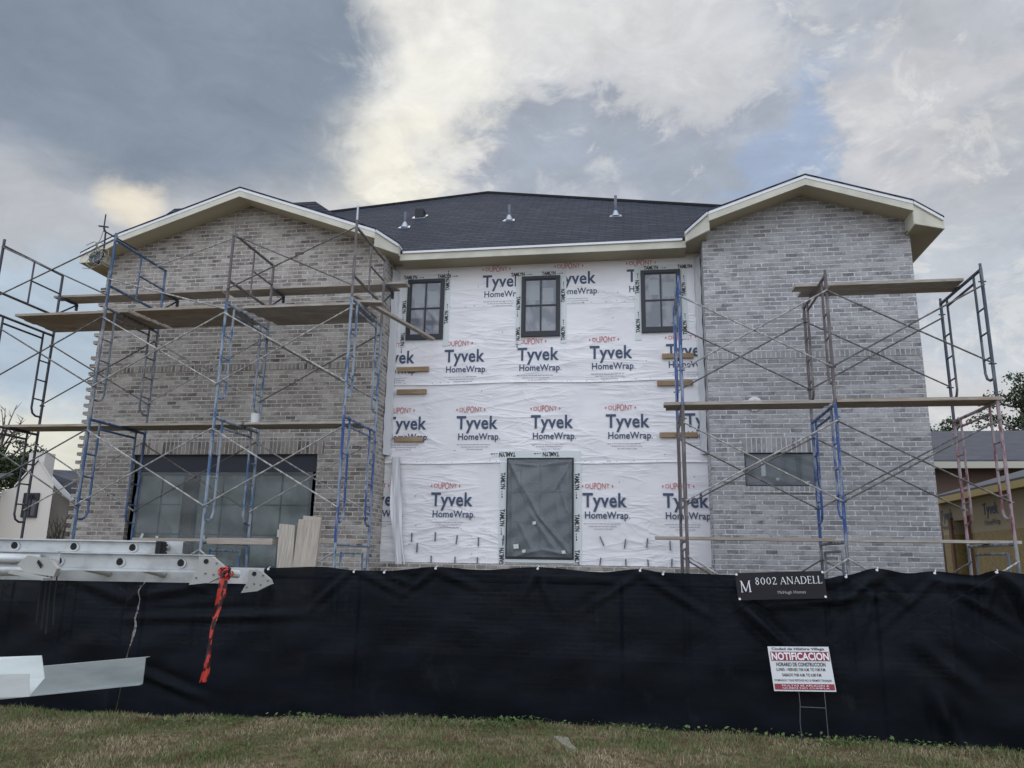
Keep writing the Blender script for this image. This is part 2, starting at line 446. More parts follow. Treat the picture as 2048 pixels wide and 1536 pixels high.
def f_pane(T, b):
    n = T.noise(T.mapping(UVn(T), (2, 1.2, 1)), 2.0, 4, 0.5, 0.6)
    basec(T, b, T.mix(T.ramp(n, 0.4, 0.62), s3(108, 113, 122), s3(142, 143, 150)))  # mottled greys painted in for the sky light seen in the panes
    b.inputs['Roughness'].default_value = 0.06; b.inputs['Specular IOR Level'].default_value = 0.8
paneM = mat('painted_sky_glass', (0.1, 0.1, 0.12), build=f_pane)
darkG = mat('dark_glass', s3(42, 48, 54), 0.08, spec=0.6)
def f_green(T, b):
    n = T.noise(T.mapping(UVn(T), (0.9, 0.6, 1)), 2.2, 4, 0.5, 0.5)
    basec(T, b, T.mix(T.ramp(n, 0.38, 0.66), s3(70, 80, 82), s3(112, 124, 120)))
    b.inputs['Roughness'].default_value = 0.12; b.inputs['Specular IOR Level'].default_value = 0.6
greenG = mat('green_tinted_glass', (0.1, 0.12, 0.11), build=f_green)
def plastic(alpha, tint, strength=0.8):
    def f(T, b):
        uv = UVn(T)
        a = T.noise(T.mapping(uv, (2.6, 0.8, 1), rot=(0, 0, R(35))), 3.0, 5, 0.5, 1.8)
        c = T.noise(T.mapping(uv, (0.7, 3.0, 1), rot=(0, 0, R(12)), loc=(2, 5, 0)), 3.0, 4, 0.5, 1.5)
        if strength: bump(T, b, T.math('ADD', a, T.math('MULTIPLY', c, 0.7)), strength, 0.06)
        b.inputs['Roughness'].default_value = 0.22; b.inputs['Specular IOR Level'].default_value = 0.9
        b.inputs['Base Color'].default_value = c4(tint)
        b.inputs['Alpha'].default_value = alpha
    return f
plasM = mat('crinkled_clear_plastic', s3(120, 128, 134), build=plastic(0.36, s3(146, 154, 160), 0.0))
plasW = mat('hazy_plastic', s3(130, 132, 140), build=plastic(0.36, s3(132, 142, 144), 0.22))
navyP = mat('navy_print', s3(66, 80, 108), 0.6); redP = mat('red_print', s3(192, 96, 100), 0.6)
greyP = mat('grey_print', s3(150, 152, 160), 0.6); blackP = mat('black_print', s3(30, 34, 36), 0.6)
whiteP = mat('white_print', s3(232, 232, 236), 0.6)
tieM = mat('dull_steel_tie', s3(112, 110, 116), 0.5, 0.6)
def paint(name, c, wear=0.4, wc=(130, 128, 126)):
    def f(T, b):
        o = OBJ(T)
        n = T.noise(T.mapping(o, (14, 14, 3)), 1.0, 5, 0.65)
        ru = T.noise(T.mapping(o, (9, 9, 5), loc=(5, 3, 2)), 1.0, 4, 0.6)
        cc = T.mix(T.ramp(n, 0.62 - wear * 0.3, 0.68 - wear * 0.2), s3(*c), s3(*wc))
        cc = T.mix(T.ramp(ru, 0.6, 0.72, 0, 0.6), cc, s3(84, 70, 62))
        basec(T, b, cc)
    return mat(name, s3(*c), 0.5, build=f)
P_DK = paint('dark_grey_frame_paint', (58, 60, 70), 0.3, (96, 94, 98))
P_GR = paint('weathered_grey_frame_paint', (92, 102, 114), 0.45, (146, 146, 146))
P_BL = paint('blue_frame_paint', (38, 72, 134), 0.55, (130, 142, 160))
P_LB = paint('pale_blue_frame_paint', (62, 98, 138), 0.75, (146, 156, 168))
P_TL = paint('slate_blue_frame_paint', (54, 84, 122), 0.4, (112, 122, 136))
P_BR = paint('brown_grey_frame_paint', (94, 86, 88), 0.4, (122, 116, 116))
P_RD = paint('faded_red_frame_paint', (118, 62, 74), 0.7, (156, 140, 144))
P_SL = paint('dark_slate_frame_paint', (62, 70, 84), 0.3, (104, 108, 116))
P_ST = paint('galvanised_brace_steel', (140, 138, 136), 0.5, (184, 182, 178))
P_SD = paint('dark_brace_steel', (86, 84, 84), 0.4, (124, 120, 118))

# ------------------------------------------------------------------ ground
FY = 9.3                                     # line of the site fence
def f_ground(T, b):
    o = OBJ(T)
    a = T.noise(o, 0.8, 5, 0.6); c = T.noise(o, 9.0, 5, 0.65)
    x = T.mix(T.ramp(a, 0.38, 0.62), s3(96, 90, 64), s3(130, 112, 88))
    x = T.mix(T.ramp(c, 0.35, 0.7), x, s3(72, 62, 46))
    basec(T, b, x); bump(T, b, c, 0.6, 0.03)
    b.inputs['Roughness'].default_value = 0.95; b.inputs['Specular IOR Level'].default_value = 0.15
groundM = mat('dry_turf_soil', (0.1, 0.09, 0.06), build=f_ground)
def gz(x, y):
    h = 0.015 * math.sin(1.7 * x + 0.8) * math.sin(1.3 * y) + 0.02 * math.sin(0.6 * x + 2)
    t = min(max((y - 9.7) / 2.0, 0), 1)
    h -= 0.10 * min(max((-2.6 - x) / 3.0, 0), 1) * min(max((y - 5.5) / 2.0, 0), 1)
    return h * (1 - t) + 0.22 * t
xs = np.unique(np.concatenate([np.linspace(-300, -20, 15), np.linspace(-20, 20, 81), np.linspace(20, 300, 15)]))
ys = np.unique(np.concatenate([np.linspace(-120, 0, 9), np.linspace(0, 16, 65), np.linspace(16, 400, 21)]))
gv = [(x, y, gz(x, y)) for y in ys for x in xs]; nx = len(xs)
gf = [(j * nx + i, j * nx + i + 1, (j + 1) * nx + i + 1, (j + 1) * nx + i) for j in range(len(ys) - 1) for i in range(nx - 1)]
tag(MB().raw(gv, gf).build('ground', groundM, smooth=True), kind='structure')

# ------------------------------------------------------------------ the house under construction
YW, YC, YF = 13.2, 13.84, 12.75              # brick face, wrapped wall, front of the rake boards
XL0, XL1, XR0, XR1 = -10.50, -4.65, 1.235, 4.705
ZB = 0.2
house = thing('house', (-2.9, 13.2, ZB), 'two storey house under construction with two brick gables and a white wrapped centre', 'house')

def wall_rects(mb, x0, x1, z0, z1, y, holes, depth=0.11):
    cuts_x = sorted({x0, x1, *[h[0] for h in holes], *[h[1] for h in holes]})
    cuts_z = sorted({z0, z1, *[h[2] for h in holes], *[h[3] for h in holes]})
    for a, b_ in zip(cuts_x, cuts_x[1:]):
        for c, d in zip(cuts_z, cuts_z[1:]):
            if any(h[0] <= a and b_ <= h[1] and h[2] <= c and d <= h[3] for h in holes): continue
            mb.face([(a, y, c), (b_, y, c), (b_, y, d), (a, y, d)])
    for h in holes:
        a, b_, c, d = h
        mb.face([(a, y, c), (a, y, d), (a, y + depth, d), (a, y + depth, c)])
        mb.face([(b_, y, d), (b_, y, c), (b_, y + depth, c), (b_, y + depth, d)])
        mb.face([(a, y, d), (b_, y, d), (b_, y + depth, d), (a, y + depth, d)])
        mb.face([(a, y + depth, c), (b_, y + depth, c), (b_, y, c), (a, y, c)])
BW = (-9.40, -5.72, 1.55, 3.65)              # big ground floor opening
SW = (1.775, 2.935, 3.085, 3.635)            # small high window
L_PK, R_PK = (-7.52, 8.80), (2.96, 8.37)
L_E, L_Er, R_E, R_Er = (-10.9, 12.90, 7.67), (-4.43, 13.20, 7.68), (0.97, 13.25, 7.67), (5.19, 13.05, 7.60)
def roof_z(pk, e, x): return pk[1] + (e[2] - pk[1]) * (pk[0] - x) / (pk[0] - e[0])

m = MB(); wall_rects(m, XL0, XL1, ZB, 7.5, YW, [BW])
m.face([(XL0, YW, 7.5), (XL1, YW, 7.5), (XL1, YW, roof_z(L_PK, L_Er, XL1) - 0.12), (L_PK[0], YW, L_PK[1] - 0.14), (XL0, YW, roof_z(L_PK, L_E, XL0) - 0.12)])
m.face([(XL1, YW, ZB), (XL1, YC + 0.3, ZB), (XL1, YC + 0.3, 7.6), (XL1, YW, 7.6)])
zz, i = 0.3, 0
while zz < 7.05:                              # toothed end where the side wall has still to be laid
    if not (5.6 < zz < 5.75):
        m.box(XL0 - 0.102 - random.uniform(0, 0.012), XL0 + 0.001, YW + 0.002, YW + 0.09, zz + 0.006, zz + 0.07)
    zz += 0.1588
m.face([(XL0, YW + 0.09, ZB), (XL0, YW, ZB), (XL0, YW, 7.6), (XL0, YW + 0.09, 7.6)])
wl = m.build('brick_wall', brickL, house); wl['label'] = 'brown grey brick gable with toothed end'
m = MB(); wall_rects(m, XR0, XR1, ZB, 7.45, YW, [SW])
m.face([(XR0, YW, 7.45), (XR1, YW, 7.45), (XR1, YW, roof_z(R_PK, R_Er, XR1) - 0.12), (R_PK[0], YW, R_PK[1] - 0.14), (XR0, YW, roof_z(R_PK, R_E, XR0) - 0.12)])
m.face([(XR0, YC + 0.3, ZB), (XR0, YW, ZB), (XR0, YW, 7.6), (XR0, YC + 0.3, 7.6)])
m.face([(XR1, YW, ZB), (XR1, 22, ZB), (XR1, 22, 7.6), (XR1, YW, 7.6)])
wr = m.build('brick_wall', brickR, house); wr['label'] = 'pale mortar washed brick gable'
# unfinished dark sheathing behind: left side, back
sheath = mat('dark_sheathing', s3(96, 92, 90), 0.9)
MB().face([(XL0 + .12, 22, ZB), (XL0 + .12, YW + .1, ZB), (XL0 + .12, YW + .1, 7.6), (XL0 + .12, 22, 7.6)]).face(
    [(XR1, 22, ZB), (XL0 + .12, 22, ZB), (XL0 + .12, 22, 7.6), (XR1, 22, 7.6)]).build('side_sheathing', sheath, house)
# soldier courses and bands, 10 mm proud
def soldier(x0, x1, z0, z1, mt, d=0.010):
    MB().box(x0, x1, YW - d, YW + 0.05, z0, z1).build('soldier_course', mt, house)
soldier(BW[0] - .02, BW[1] + .12, 3.652, 3.95, soldL)
soldier(XL0 + .01, XL1 - .01, 5.25, 5.36, soldL, 0.014)
soldier(SW[0] - .02, SW[1] + .02, 3.638, 3.90, soldR)
soldier(SW[0] - .04, SW[1] + .04, 2.975, 3.082, soldR, 0.022)
soldier(XR0 + .01, XR1 - .01, 5.25, 5.36, soldR, 0.012)
# centre wall: lapped sheets of wrap on the sheathing, a brick ledge below
XA, XB = XL1 - 0.02, XR0 + 0.02
m = MB()
for z0, z1, y in ((1.60, 3.62, YC), (3.56, 5.12, YC - .004), (5.06, 6.62, YC - .008), (6.56, 7.5, YC - .012)):
    m.box(XA, XB, y - .002, YC + .05, z0, z1)
wrap = m.build('house_wrap', wrapM, house)
MB().box(XA, XB, YC - 0.10, YC + .04, ZB, 1.765).build('brick_ledge', brickL, house)
PY = YC - 0.018                              # printing lies just in front of the sheets
Ux, Vz = (1, 0, 0), (0, 0, 1)
def lens(a): return 0.62 + 0.62 * math.sin(math.pi * min(max(a, 0), 1))
def logo(x, z):
    """Tyvek HomeWrap mark; x, z = lower left of the T"""
    mb = MB()
    put_text(mb, 'Tyvek', (x, PY, z), Ux, Vz, 0.78, 0.243, bold=0.021, spacing=1.05, asc=(0.0, 0.70))
    put_text(mb, 'HomeWrap', (x + 0.04, PY, z - 0.205), Ux, Vz, 0.76, 0.122, bold=0.016, spacing=1.03, asc=(0.0, 0.70))
    mb.box(x + 0.815, x + 0.829, PY - .0005, PY, z - 0.205, z - 0.190)
    mb.use(1); put_text(mb, 'DUPONT', (x + 0.05, PY, z + 0.315), Ux, Vz, 0.43, 0.100, bold=0.0, warp=lens)
    for sx, dx in ((x + 0.012, -0.03), (x + 0.52, 0.03)):
        mb.face([(sx, PY, z + 0.335), (sx, PY, z + 0.39), (sx + dx, PY, z + 0.3625)] if dx < 0 else [(sx, PY, z + 0.335), (sx + dx, PY, z + 0.3625), (sx, PY, z + 0.39)])
    mb.use(2)
    for k, (a, b_) in enumerate(((0.02, 0.62), (0.10, 0.58), (0.20, 0.52))):
        xx = x + a
        while xx < x + b_:
            w = random.uniform(0.02, 0.07)
            mb.box(xx, xx + w, PY - .0005, PY, z - 0.30 - k * 0.045, z - 0.291 - k * 0.045); xx += w + 0.012
    mb.build('lettering', [navyP, redP, greyP], wrap, uv=False)
LOGOS = [(-2.875, 6.965), (-1.47, 6.965), (-0.11, 6.965),
         (-4.95, 5.487), (-3.58, 5.487), (-2.17, 5.487), (-0.815, 5.487), (0.575, 5.487),
         (-4.66, 4.195), (-3.30, 4.195), (-1.90, 4.195), (-0.53, 4.195), (0.87, 4.195),
         (-5.08, 2.775), (-3.73, 2.775), (-2.30, 2.775), (-0.955, 2.775), (0.45, 2.775)]
for x, z in LOGOS: logo(x, z)
m = MB()
for z in (5.075, 3.575, 6.585):
    x = XA + .1
    while x < XB - .1:
        w = random.uniform(.012, .03); zz = z + random.uniform(-.012, .012); m.box(x, x + w, YC - .0205, YC - .013, zz, zz + .007); x += random.uniform(.12, .34)
for _ in range(46):
    x, z = random.uniform(XA + .2, XB - .2), random.uniform(1.9, 7.2)
    if not any(a - .2 < x < b_ + .2 and c - .2 < z < d + .2 for a, b_, c, d in ((-4.365, -3.625, 5.945, 7.17), (-2.105, -1.365, 5.94, 7.14), (.142, .872, 5.955, 7.165), (-2.325, -1.11, 1.85, 3.645))):
        m.box(x, x + .016, YC - .0205, YC - .005, z, z + .010)
m.build('staples', tieM, wrap, uv=False)
for z in (5.06, 3.56):
    N = 90; vs = []
    for j in range(3):
        for i in range(N + 1):
            x = XA + .02 + (XB - XA - .04) * i / N
            vs.append((x, YC - .014 - (.012 if j == 0 else .009 if j == 1 else 0) * (.6 + .7 * abs(math.sin(1.7 * x + 2.1 * math.sin(3.3 * x)))), z - .01 + .012 * math.sin(2.1 * x) + .022 * j))
    MB().raw(vs, [(j * (N + 1) + i, j * (N + 1) + i + 1, (j + 1) * (N + 1) + i + 1, (j + 1) * (N + 1) + i) for j in range(2) for i in range(N)]).build('lap_edge', wrapM, wrap, smooth=True)
# loose bunched strip of wrap at the inside corner
m = MB(); N = 26
pts = [[(-4.50 + 0.19 * (j / 9) + 0.16 * (1 - t) ** 1.5 + 0.018 * math.sin(9 * t + j), YC - 0.06 - 0.075 * abs(math.sin(j * 1.35 + 2.2 * t)) - 0.02 * math.sin(5 * t), 1.72 + 1.95 * t) for j in range(10)] for t in [k / N for k in range(N + 1)]]
vs = [p for row in pts for p in row]
m.raw(vs, [(a * 10 + b_, a * 10 + b_ + 1, (a + 1) * 10 + b_ + 1, (a + 1) * 10 + b_) for a in range(N) for b_ in range(9)])
m.build('loose_wrap_strip', mat('bunched_wrap', s3(226, 226, 230), 0.5), house, smooth=True)
# corner strips of wrap running up beside the brick returns
N = 60
for xa, sgn in ((XL1 + 0.002, 1), (XR0 - 0.002, -1)):
    m = MB(); vs = [(xa + sgn * (0.012 + 0.10 * (j / 7) + 0.006 * math.sin(j * 2 + k)), YC - 0.022 - (0.20 * (1 - j / 7) ** 2) - 0.016 * math.sin(j * 2.1 + 0.7 * k + math.sin(k * 0.3) * 3), 3.7 + 3.65 * k / N) for k in range(N + 1) for j in range(8)]
    m.raw(vs, [(a * 8 + b_, a * 8 + b_ + 1, (a + 1) * 8 + b_ + 1, (a + 1) * 8 + b_) for a in range(N) for b_ in range(7)])
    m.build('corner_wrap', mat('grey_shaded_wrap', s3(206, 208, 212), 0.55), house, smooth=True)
# brick ties
for x, z, a in [(-4.06, 2.20, 0), (-3.62, 2.22, 0), (-3.22, 2.17, 6), (-2.82, 2.14, 0), (-2.37, 2.18, 4), (-3.68, 1.80, 0), (-3.24, 1.79, 0), (-2.83, 1.79, 0), (-2.38, 1.80, 3),
                (-0.62, 2.18, -24), (-0.22, 2.14, 8), (0.16, 2.16, 6), (0.55, 2.12, 0), (-0.65, 1.82, 8), (-0.21, 1.80, 0), (0.17, 1.80, -4), (0.57, 1.82, 3), (-3.95, 2.02, 0)]:
    dx = math.sin(R(a)) * 0.085
    MB().beam((x - dx, YC - 0.03, z - 0.08), (x + dx, YC - 0.03, z + 0.08), 0.022, 0.012, up=(0, 1, 0)).build('wall_tie', tieM, house)

# ---- windows
def window(x0, x1, z0, z1, y, ft, pane, proud=0.045, cols=2, rows=2, mun=0.028):
    w = D.objects.new('window', None); COL.objects.link(w); w.parent = house
    w.location = Vector((x0, y, z0)) - wloc(house)
    m = MB(); yf, yb = y - proud, y + 0.02
    m.box(x0, x0 + ft, yf, yb, z0, z1).box(x1 - ft, x1, yf, yb, z0, z1).box(x0 + ft, x1 - ft, yf, yb, z0, z0 + ft * 1.35).box(x0 + ft, x1 - ft, yf, yb, z1 - ft * .9, z1)
    i = 0.016
    a, b_, c, d = x0 + ft, x1 - ft, z0 + ft * 1.35, z1 - ft * .9
    ys, ye = yf + 0.012, yb - 0.004
    m.box(a, a + i, ys, ye, c, d).box(b_ - i, b_, ys, ye, c, d).box(a + i, b_ - i, ys, ye, c, c + i).box(a + i, b_ - i, ys, ye, d - i, d)
    m.build('frame', blackF, w)
    m = MB(); a += i; b_ -= i; c += i; d -= i
    for k in range(1, cols): xx = a + (b_ - a) * k / cols; m.box(xx - mun / 2, xx + mun / 2, yf + .018, yb - .01, c, d)
    cols_x = [a] + [a + (b_ - a) * k / cols for k in range(1, cols)] + [b_]
    for k in range(1, rows):
        zz = c + (d - c) * k / rows
        for q in range(cols):
            m.box(cols_x[q] + (mun / 2 if q else 0), cols_x[q + 1] - (mun / 2 if q < cols - 1 else 0), yf + .018, yb - .01, zz - mun / 2, zz + mun / 2)
    m.build('muntin', blackF, w)
    MB().face([(a, yf + .034, c), (b_, yf + .034, c), (b_, yf + .034, d), (a, yf + .034, d)]).build('pane', pane, w)
    return w
def tape(w, x0, x1, z0, z1, y, tw, words):
    """butyl flashing tape round an opening, printed TAMLYN"""
    yy = y - 0.017
    m = MB()
    m.box(x0 - tw, x0, yy - .002, yy, z0 - tw * 1.2, z1 + 0.004).box(x1, x1 + tw, yy - .002, yy, z0 - tw * 1.2, z1 + 0.004).box(x0 - tw, x1 + tw, yy - .0024, yy, z1 + .004, z1 + tw)
    m.build('flashing_tape', tapeM, w)
    yp = yy - 0.0045
    hgt = tw * 0.66
    for kind, pos, flip in words:
        L = hgt * 3.5; p = MB()
        if kind == 't': O, U, V = (x0 - tw + pos, yp, z1 + tw * .18), (1, 0, 0), (0, 0, 1)
        elif kind == 'l': O, U, V = (x0 - tw * .22, yp, z0 - tw + pos), (0, 0, 1), (-1, 0, 0)
        else: O, U, V = (x1 + tw * .78, yp, z0 - tw + pos), (0, 0, 1), (-1, 0, 0)
        O, U, V = Vector(O), Vector(U), Vector(V)
        if flip: O = O + U * L + V * hgt; U = -U; V = -V
        put_text(p, 'TAMLYN', O, U, V, L, hgt, bold=0.045)
        for k in range(3):                       # small swash and fine print beside the name
            a = O + U * (L + hgt * (.35 + .55 * k)) + V * (hgt * .25)
            p.face([a, a + U * (hgt * .38), a + U * (hgt * .38) + V * (hgt * (.12 + .06 * k)), a + V * (hgt * (.12 + .06 * k))])
        p.build('tape_lettering', blackP, w, uv=False)
paper = mat('pale_sticker_paper', s3(206, 212, 210), 0.7)
UP = [(-4.365, -3.625, 5.945, 7.17), (-2.105, -1.365, 5.94, 7.14), (0.142, 0.872, 5.955, 7.165)]
TW = [[('t', .02, False), ('t', .70, False), ('r', .42, False), ('l', .66, True), ('l', .0, True), ('r', 1.10, False)],
      [('t', -.1, False), ('t', .50, False), ('l', .66, True), ('l', .05, True), ('r', .78, False), ('r', .03, False)],
      [('t', .18, False), ('t', .8, False), ('l', .12, False), ('l', .88, False), ('r', .80, False), ('r', .06, False)]]
for (a, b_, c, d), wd in zip(UP, TW):
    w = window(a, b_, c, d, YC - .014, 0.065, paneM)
    tape(w, a, b_, c, d, YC, 0.115, wd)
    m = MB(); xm, zm = (a + b_) / 2, (c + d) / 2
    m.box(xm - .22, xm - .03, YC - .0265, YC - .0262, zm + .12, zm + .42).box(xm + .04, xm + .24, YC - .0265, YC - .0262, zm + .08, zm + .36)
    m.build('sticker', mat('glass_sticker_film', s3(150, 156, 162), 0.3), w)
DR = (-2.325, -1.11, 1.85, 3.645)
w = window(*DR, YC - .014, 0.075, darkG, cols=2, rows=3, mun=0.02)
tape(w, *DR, YC, 0.13, [('t', -.02, True), ('t', .78, True), ('l', 1.36, True), ('l', .70, True), ('l', .02, False), ('r', 1.35, True), ('r', .62, True), ('r', .0, True)])
MB().box(DR[0] + .28, DR[0] + .62, YC - .0275, YC - .027, DR[3] - .45, DR[3] - .16).box(DR[0] + .15, DR[0] + .24, YC - .0275, YC - .027, DR[3] - .55, DR[3] - .25).build('sticker', mat('dim_sticker_film', s3(96, 104, 104), 0.4), w)
m = MB(); NX, NZ = 70, 100
vs = []
FOLD = [(.0, 1, .55, .35, .030, .030), (.02, 1, .30, .55, .022, .022), (1, 1, .72, .66, .022, .020), (.45, .45, .98, .03, .026, .034), (.30, .50, .80, .02, .030, .020), (.5, .40, .93, .10, .016, .020), (.80, .78, .92, .45, .020, .024), (.72, .70, .80, .35, .02, .016), (.1, .0, .5, .07, .025, .03), (.5, .08, .98, .02, .025, .025), (0, .97, .5, .93, .02, .015), (.5, .94, 1, .98, .02, .015), (.15, .40, .42, .02, .03, .018), (.05, .7, .1, .2, .03, .018), (.93, .9, .97, .2, .02, .015)]
for j in range(NZ + 1):
    for i in range(NX + 1):
        a, b_ = i / NX, j / NZ
        dd = .006 * math.sin(17 * a + 9 * b_ + 2 * math.sin(6 * b_)) * min(1, 6 * a * (1 - a)) + .004 * math.sin(31 * b_ - 13 * a)
        for ax, az_, bx, bz, w_, am in FOLD:
            dx, dz = bx - ax, (bz - az_) * 1.5; L2 = dx * dx + dz * dz
            t = ((a - ax) * dx + (b_ - az_) * 1.5 * dz) / L2
            if 0 < t < 1:
                q = ((a - ax) * dz - (b_ - az_) * 1.5 * dx) / math.sqrt(L2)
                dd += am * math.exp(-(q / w_) ** 2) * math.sin(math.pi * t) ** .5
        vs.append((DR[0] + .03 + (DR[1] - DR[0] - .06) * a, YC - 0.088 - dd, DR[2] + .04 + (DR[3] - DR[2] - .08) * b_))
m.raw(vs, [(j * (NX + 1) + i, j * (NX + 1) + i + 1, (j + 1) * (NX + 1) + i + 1, (j + 1) * (NX + 1) + i) for j in range(NZ) for i in range(NX)])
m.build('plastic_sheet', plasM, w, smooth=True)
for x, z, s_ in ((-2.12, 2.06, .045), (-1.98, 1.98, .03), (-1.28, 1.975, .032), (-1.80, 2.47, .03)):
    MB().beam((x - s_, YC - 0.135, z), (x + s_, YC - 0.135, z + .012), .004, s_ * 1.7).build('tape_patch', paper, w)
MB().box(DR[0] - .01, DR[1] + .01, YC - .05, YC - .016, DR[2] - .06, DR[2] - .004).build('sill', mat('pale_sill', s3(206, 210, 210), .5), w)
# small right-hand window, recessed
w = window(SW[0] + .004, SW[1] - .004, SW[2] + .004, SW[3] - .004, YW + 0.085, 0.035, darkG, cols=1, rows=1)
MB().box(SW[0] + .27, SW[0] + .34, YW + .062, YW + .066, SW[2] + .17, SW[2] + .42).box(SW[0] + .50, SW[0] + .55, YW + .062, YW + .066, SW[2] + .10, SW[2] + .14).box(SW[1] - .18, SW[1] - .13, YW + .062, YW + .066, SW[2] + .04, SW[2] + .09).build('sticker', paper, w)
m = MB(); vs = []
for j in range(13):
    for i in range(25):
        a, b_ = i / 24, j / 12
        vs.append((SW[0] + .02 + (SW[1] - SW[0] - .04) * a, YW + .03 - .008 * math.sin(11 * a + 13 * b_) - .014 * math.exp(-((a - .25 + .4 * b_) / .05) ** 2), SW[2] + .02 + (SW[3] - SW[2] - .04) * b_))
m.raw(vs, [(j * 25 + i, j * 25 + i + 1, (j + 1) * 25 + i + 1, (j + 1) * 25 + i) for j in range(12) for i in range(24)])
m.build('plastic_sheet', plasM, w, smooth=True)
# large ground floor window group under a dark header
yb = YW + .09
MB().box(BW[0] + .003, BW[1] - .003, yb - .02, yb + .05, 3.33, 3.647).build('window_header', mat('navy_flashing', s3(34, 38, 52), .5), house)
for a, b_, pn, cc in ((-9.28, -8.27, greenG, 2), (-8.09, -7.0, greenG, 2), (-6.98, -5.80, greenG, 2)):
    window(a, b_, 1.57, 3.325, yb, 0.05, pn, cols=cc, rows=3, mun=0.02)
MB().box(-8.268, -8.092, yb - .045, yb + .02, 1.57, 3.325).build('mullion_post', mat('brown_mullion', s3(74, 66, 64), .7), house)
m = MB(); vs = []
for j in range(25):
    for i in range(37):
        a, b_ = i / 36, j / 24
        vs.append((-9.27 + 3.48 * a, YW + .022 - .010 * math.sin(15 * a + 5 * math.sin(4 * b_)) - .010 * math.sin(21 * b_ + 6 * a), 1.58 + 1.74 * b_))
m.raw(vs, [(j * 37 + i, j * 37 + i + 1, (j + 1) * 37 + i + 1, (j + 1) * 37 + i) for j in range(24) for i in range(36)])
m.build('plastic_sheet', plasW, house, smooth=True)
for x, z in ((-9.06, 2.12), (-8.72, 2.08), (-7.80, 2.1), (-6.35, 2.22)):
    MB().beam((x, YW + .005, z - .06), (x + (.05 if x < -9 else 0), YW + .005, z + .07), .05, .004, up=(0, 1, 0)).build('tape_patch', paper, house)
# round vent opening sealed with crinkled film
m = MB(); m.tube([(1.985, YW + .01, 4.46), (1.985, YW - .03, 4.46)], 0.122, 28)
for _ in range(60):
    t, q = random.uniform(0, 6.28), 0.108 * math.sqrt(random.random()); x, z = 1.985 + q * math.cos(t), 4.46 + q * math.sin(t)
    p = [(x + random.uniform(-.04, .04), YW - .031 - random.uniform(0, .025), z + random.uniform(-.04, .04)) for _ in range(3)]
    m.face(p)
m.build('sealed_vent', mat('white_film', s3(228, 228, 230), .3), house)

# ---- roof
def wing_roof(pk, el_, er, xbL, xbR):
    YB = 18.0
    top, under, soff, fas, drip = MB(), MB(), MB(), MB(), MB()
    ridge_f, ridge_b = Vector((pk[0], YF, pk[1])), Vector((pk[0], YB, pk[1]))
    for e, xb in ((el_, xbL), (er, xbR)):
        B = Vector((xb, YF, roof_z(pk, e, xb))); Ev = Vector(e); Eb = Vector((e[0], YB, e[2]))
        poly = [ridge_f, B, Ev, Eb, ridge_b]
        sgn = 1 if e[0] > pk[0] else -1
        out = Vector((sgn * .03, 0, 0))
        fr = Vector((0, -.035, 0))
        pp = [ridge_f + fr, B + fr, Ev + out + fr * .4, Eb + out, ridge_b]
        top.prism(pp, (0, 0, 0.028))
        dz = Vector((0, 0, -0.155))
        soff.face([ridge_f + dz, B + dz, Ev + dz + Vector((0, .01, .03)), Vector((e[0], 13.5, e[2] - .125)), Vector((pk[0], 13.5, pk[1] - .155))])
        def strip(a, b_, z0, z1, th, mb):
            d = (b_ - a); n = Vector((d.y, -d.x, 0)).normalized()
            if n.y > 0 and abs(n.y) > .2: n = -n
            if abs(n.y) <= .2 and n.x * sgn < 0: n = -n
            mb.prism([a + Vector((0, 0, z0)), b_ + Vector((0, 0, z0)), b_ + Vector((0, 0, z1)), a + Vector((0, 0, z1))], n * th)
        strip(ridge_f, B, -.175, -.055, .02, fas)
        strip(ridge_f, B, -.055, -.002, .028, drip); strip(B, Ev, -.055, -.002, .028, drip)
        # side eave board and boxed end
        zl = e[2] - 0.20
        strip(Ev, Vector((e[0], YB, e[2])), -.20, -.045, .02, fas); strip(Ev, Vector((e[0], YB, e[2])), -.045, -.002, .03, drip)
        xw = XL0 if e is L_E else XL1 if e is L_Er else XR0 if e is R_E else XR1
        Bz = B + Vector((0, 0, -.05)); Ez = Ev + Vector((0, 0, -.05))
        xq = -10.44 if e is L_E else xb
        Q = B.lerp(Ev, (xq - xb) / (e[0] - xb)); low = B + Vector((0, 0, -.175))
        ring = [Bz, Ez, Vector((e[0], e[1], zl)), Vector((Q.x, Q.y, zl - .02))]
        if xq != xb: ring += [Q + Vector((0, 0, -.185)), low]
        fas.prism(ring, Vector((sgn * -.012, .018, 0)))
        fas.prism([Vector((Q.x, Q.y + .022, zl - .02)), Vector((Q.x, YW, zl - .02)), Vector((Q.x, YW, Q.z - .10)), Vector((Q.x, Q.y + .022, Q.z - .10))], Vector((sgn * .02, 0, 0)))
        fas.beam(Vector((Q.x, Q.y - .012, zl - .012)), Vector((e[0] + sgn * .012, e[1] - .012, zl + .006)), .02, .03)
        xb_, yb_ = Q.x, Q.y
        soff.face([Vector((xb_, yb_, zl - .012)), Vector((e[0], e[1], zl + .003)), Vector((e[0], YW + .05, zl + .003)), Vector((xb_, YW + .05, zl - .012))])
        soff.face([(xw - sgn * .1, e[1], zl + .001), (e[0], e[1], zl + .001), (e[0], YB if sgn * pk[0] > 0 or e is L_E else 14.0, zl + .001), (xw - sgn * .1, YB if sgn * pk[0] > 0 or e is L_E else 14.0, zl + .001)])
    rf = top.build('roof', roofM, house)
    fas.build('fascia', trimM, house); drip.build('drip_edge', dripM, house); soff.build('soffit', soffM, house)
    m = MB(); m.tube([ridge_f + Vector((0, .02, .005)), ridge_b + Vector((0, 0, .005))], .04, 8); m.build('ridge_cap', roofE, rf)
wing_roof(L_PK, L_E, L_Er, -10.0, -4.72)
wing_roof(R_PK, R_E, R_Er, 1.32, 4.64)
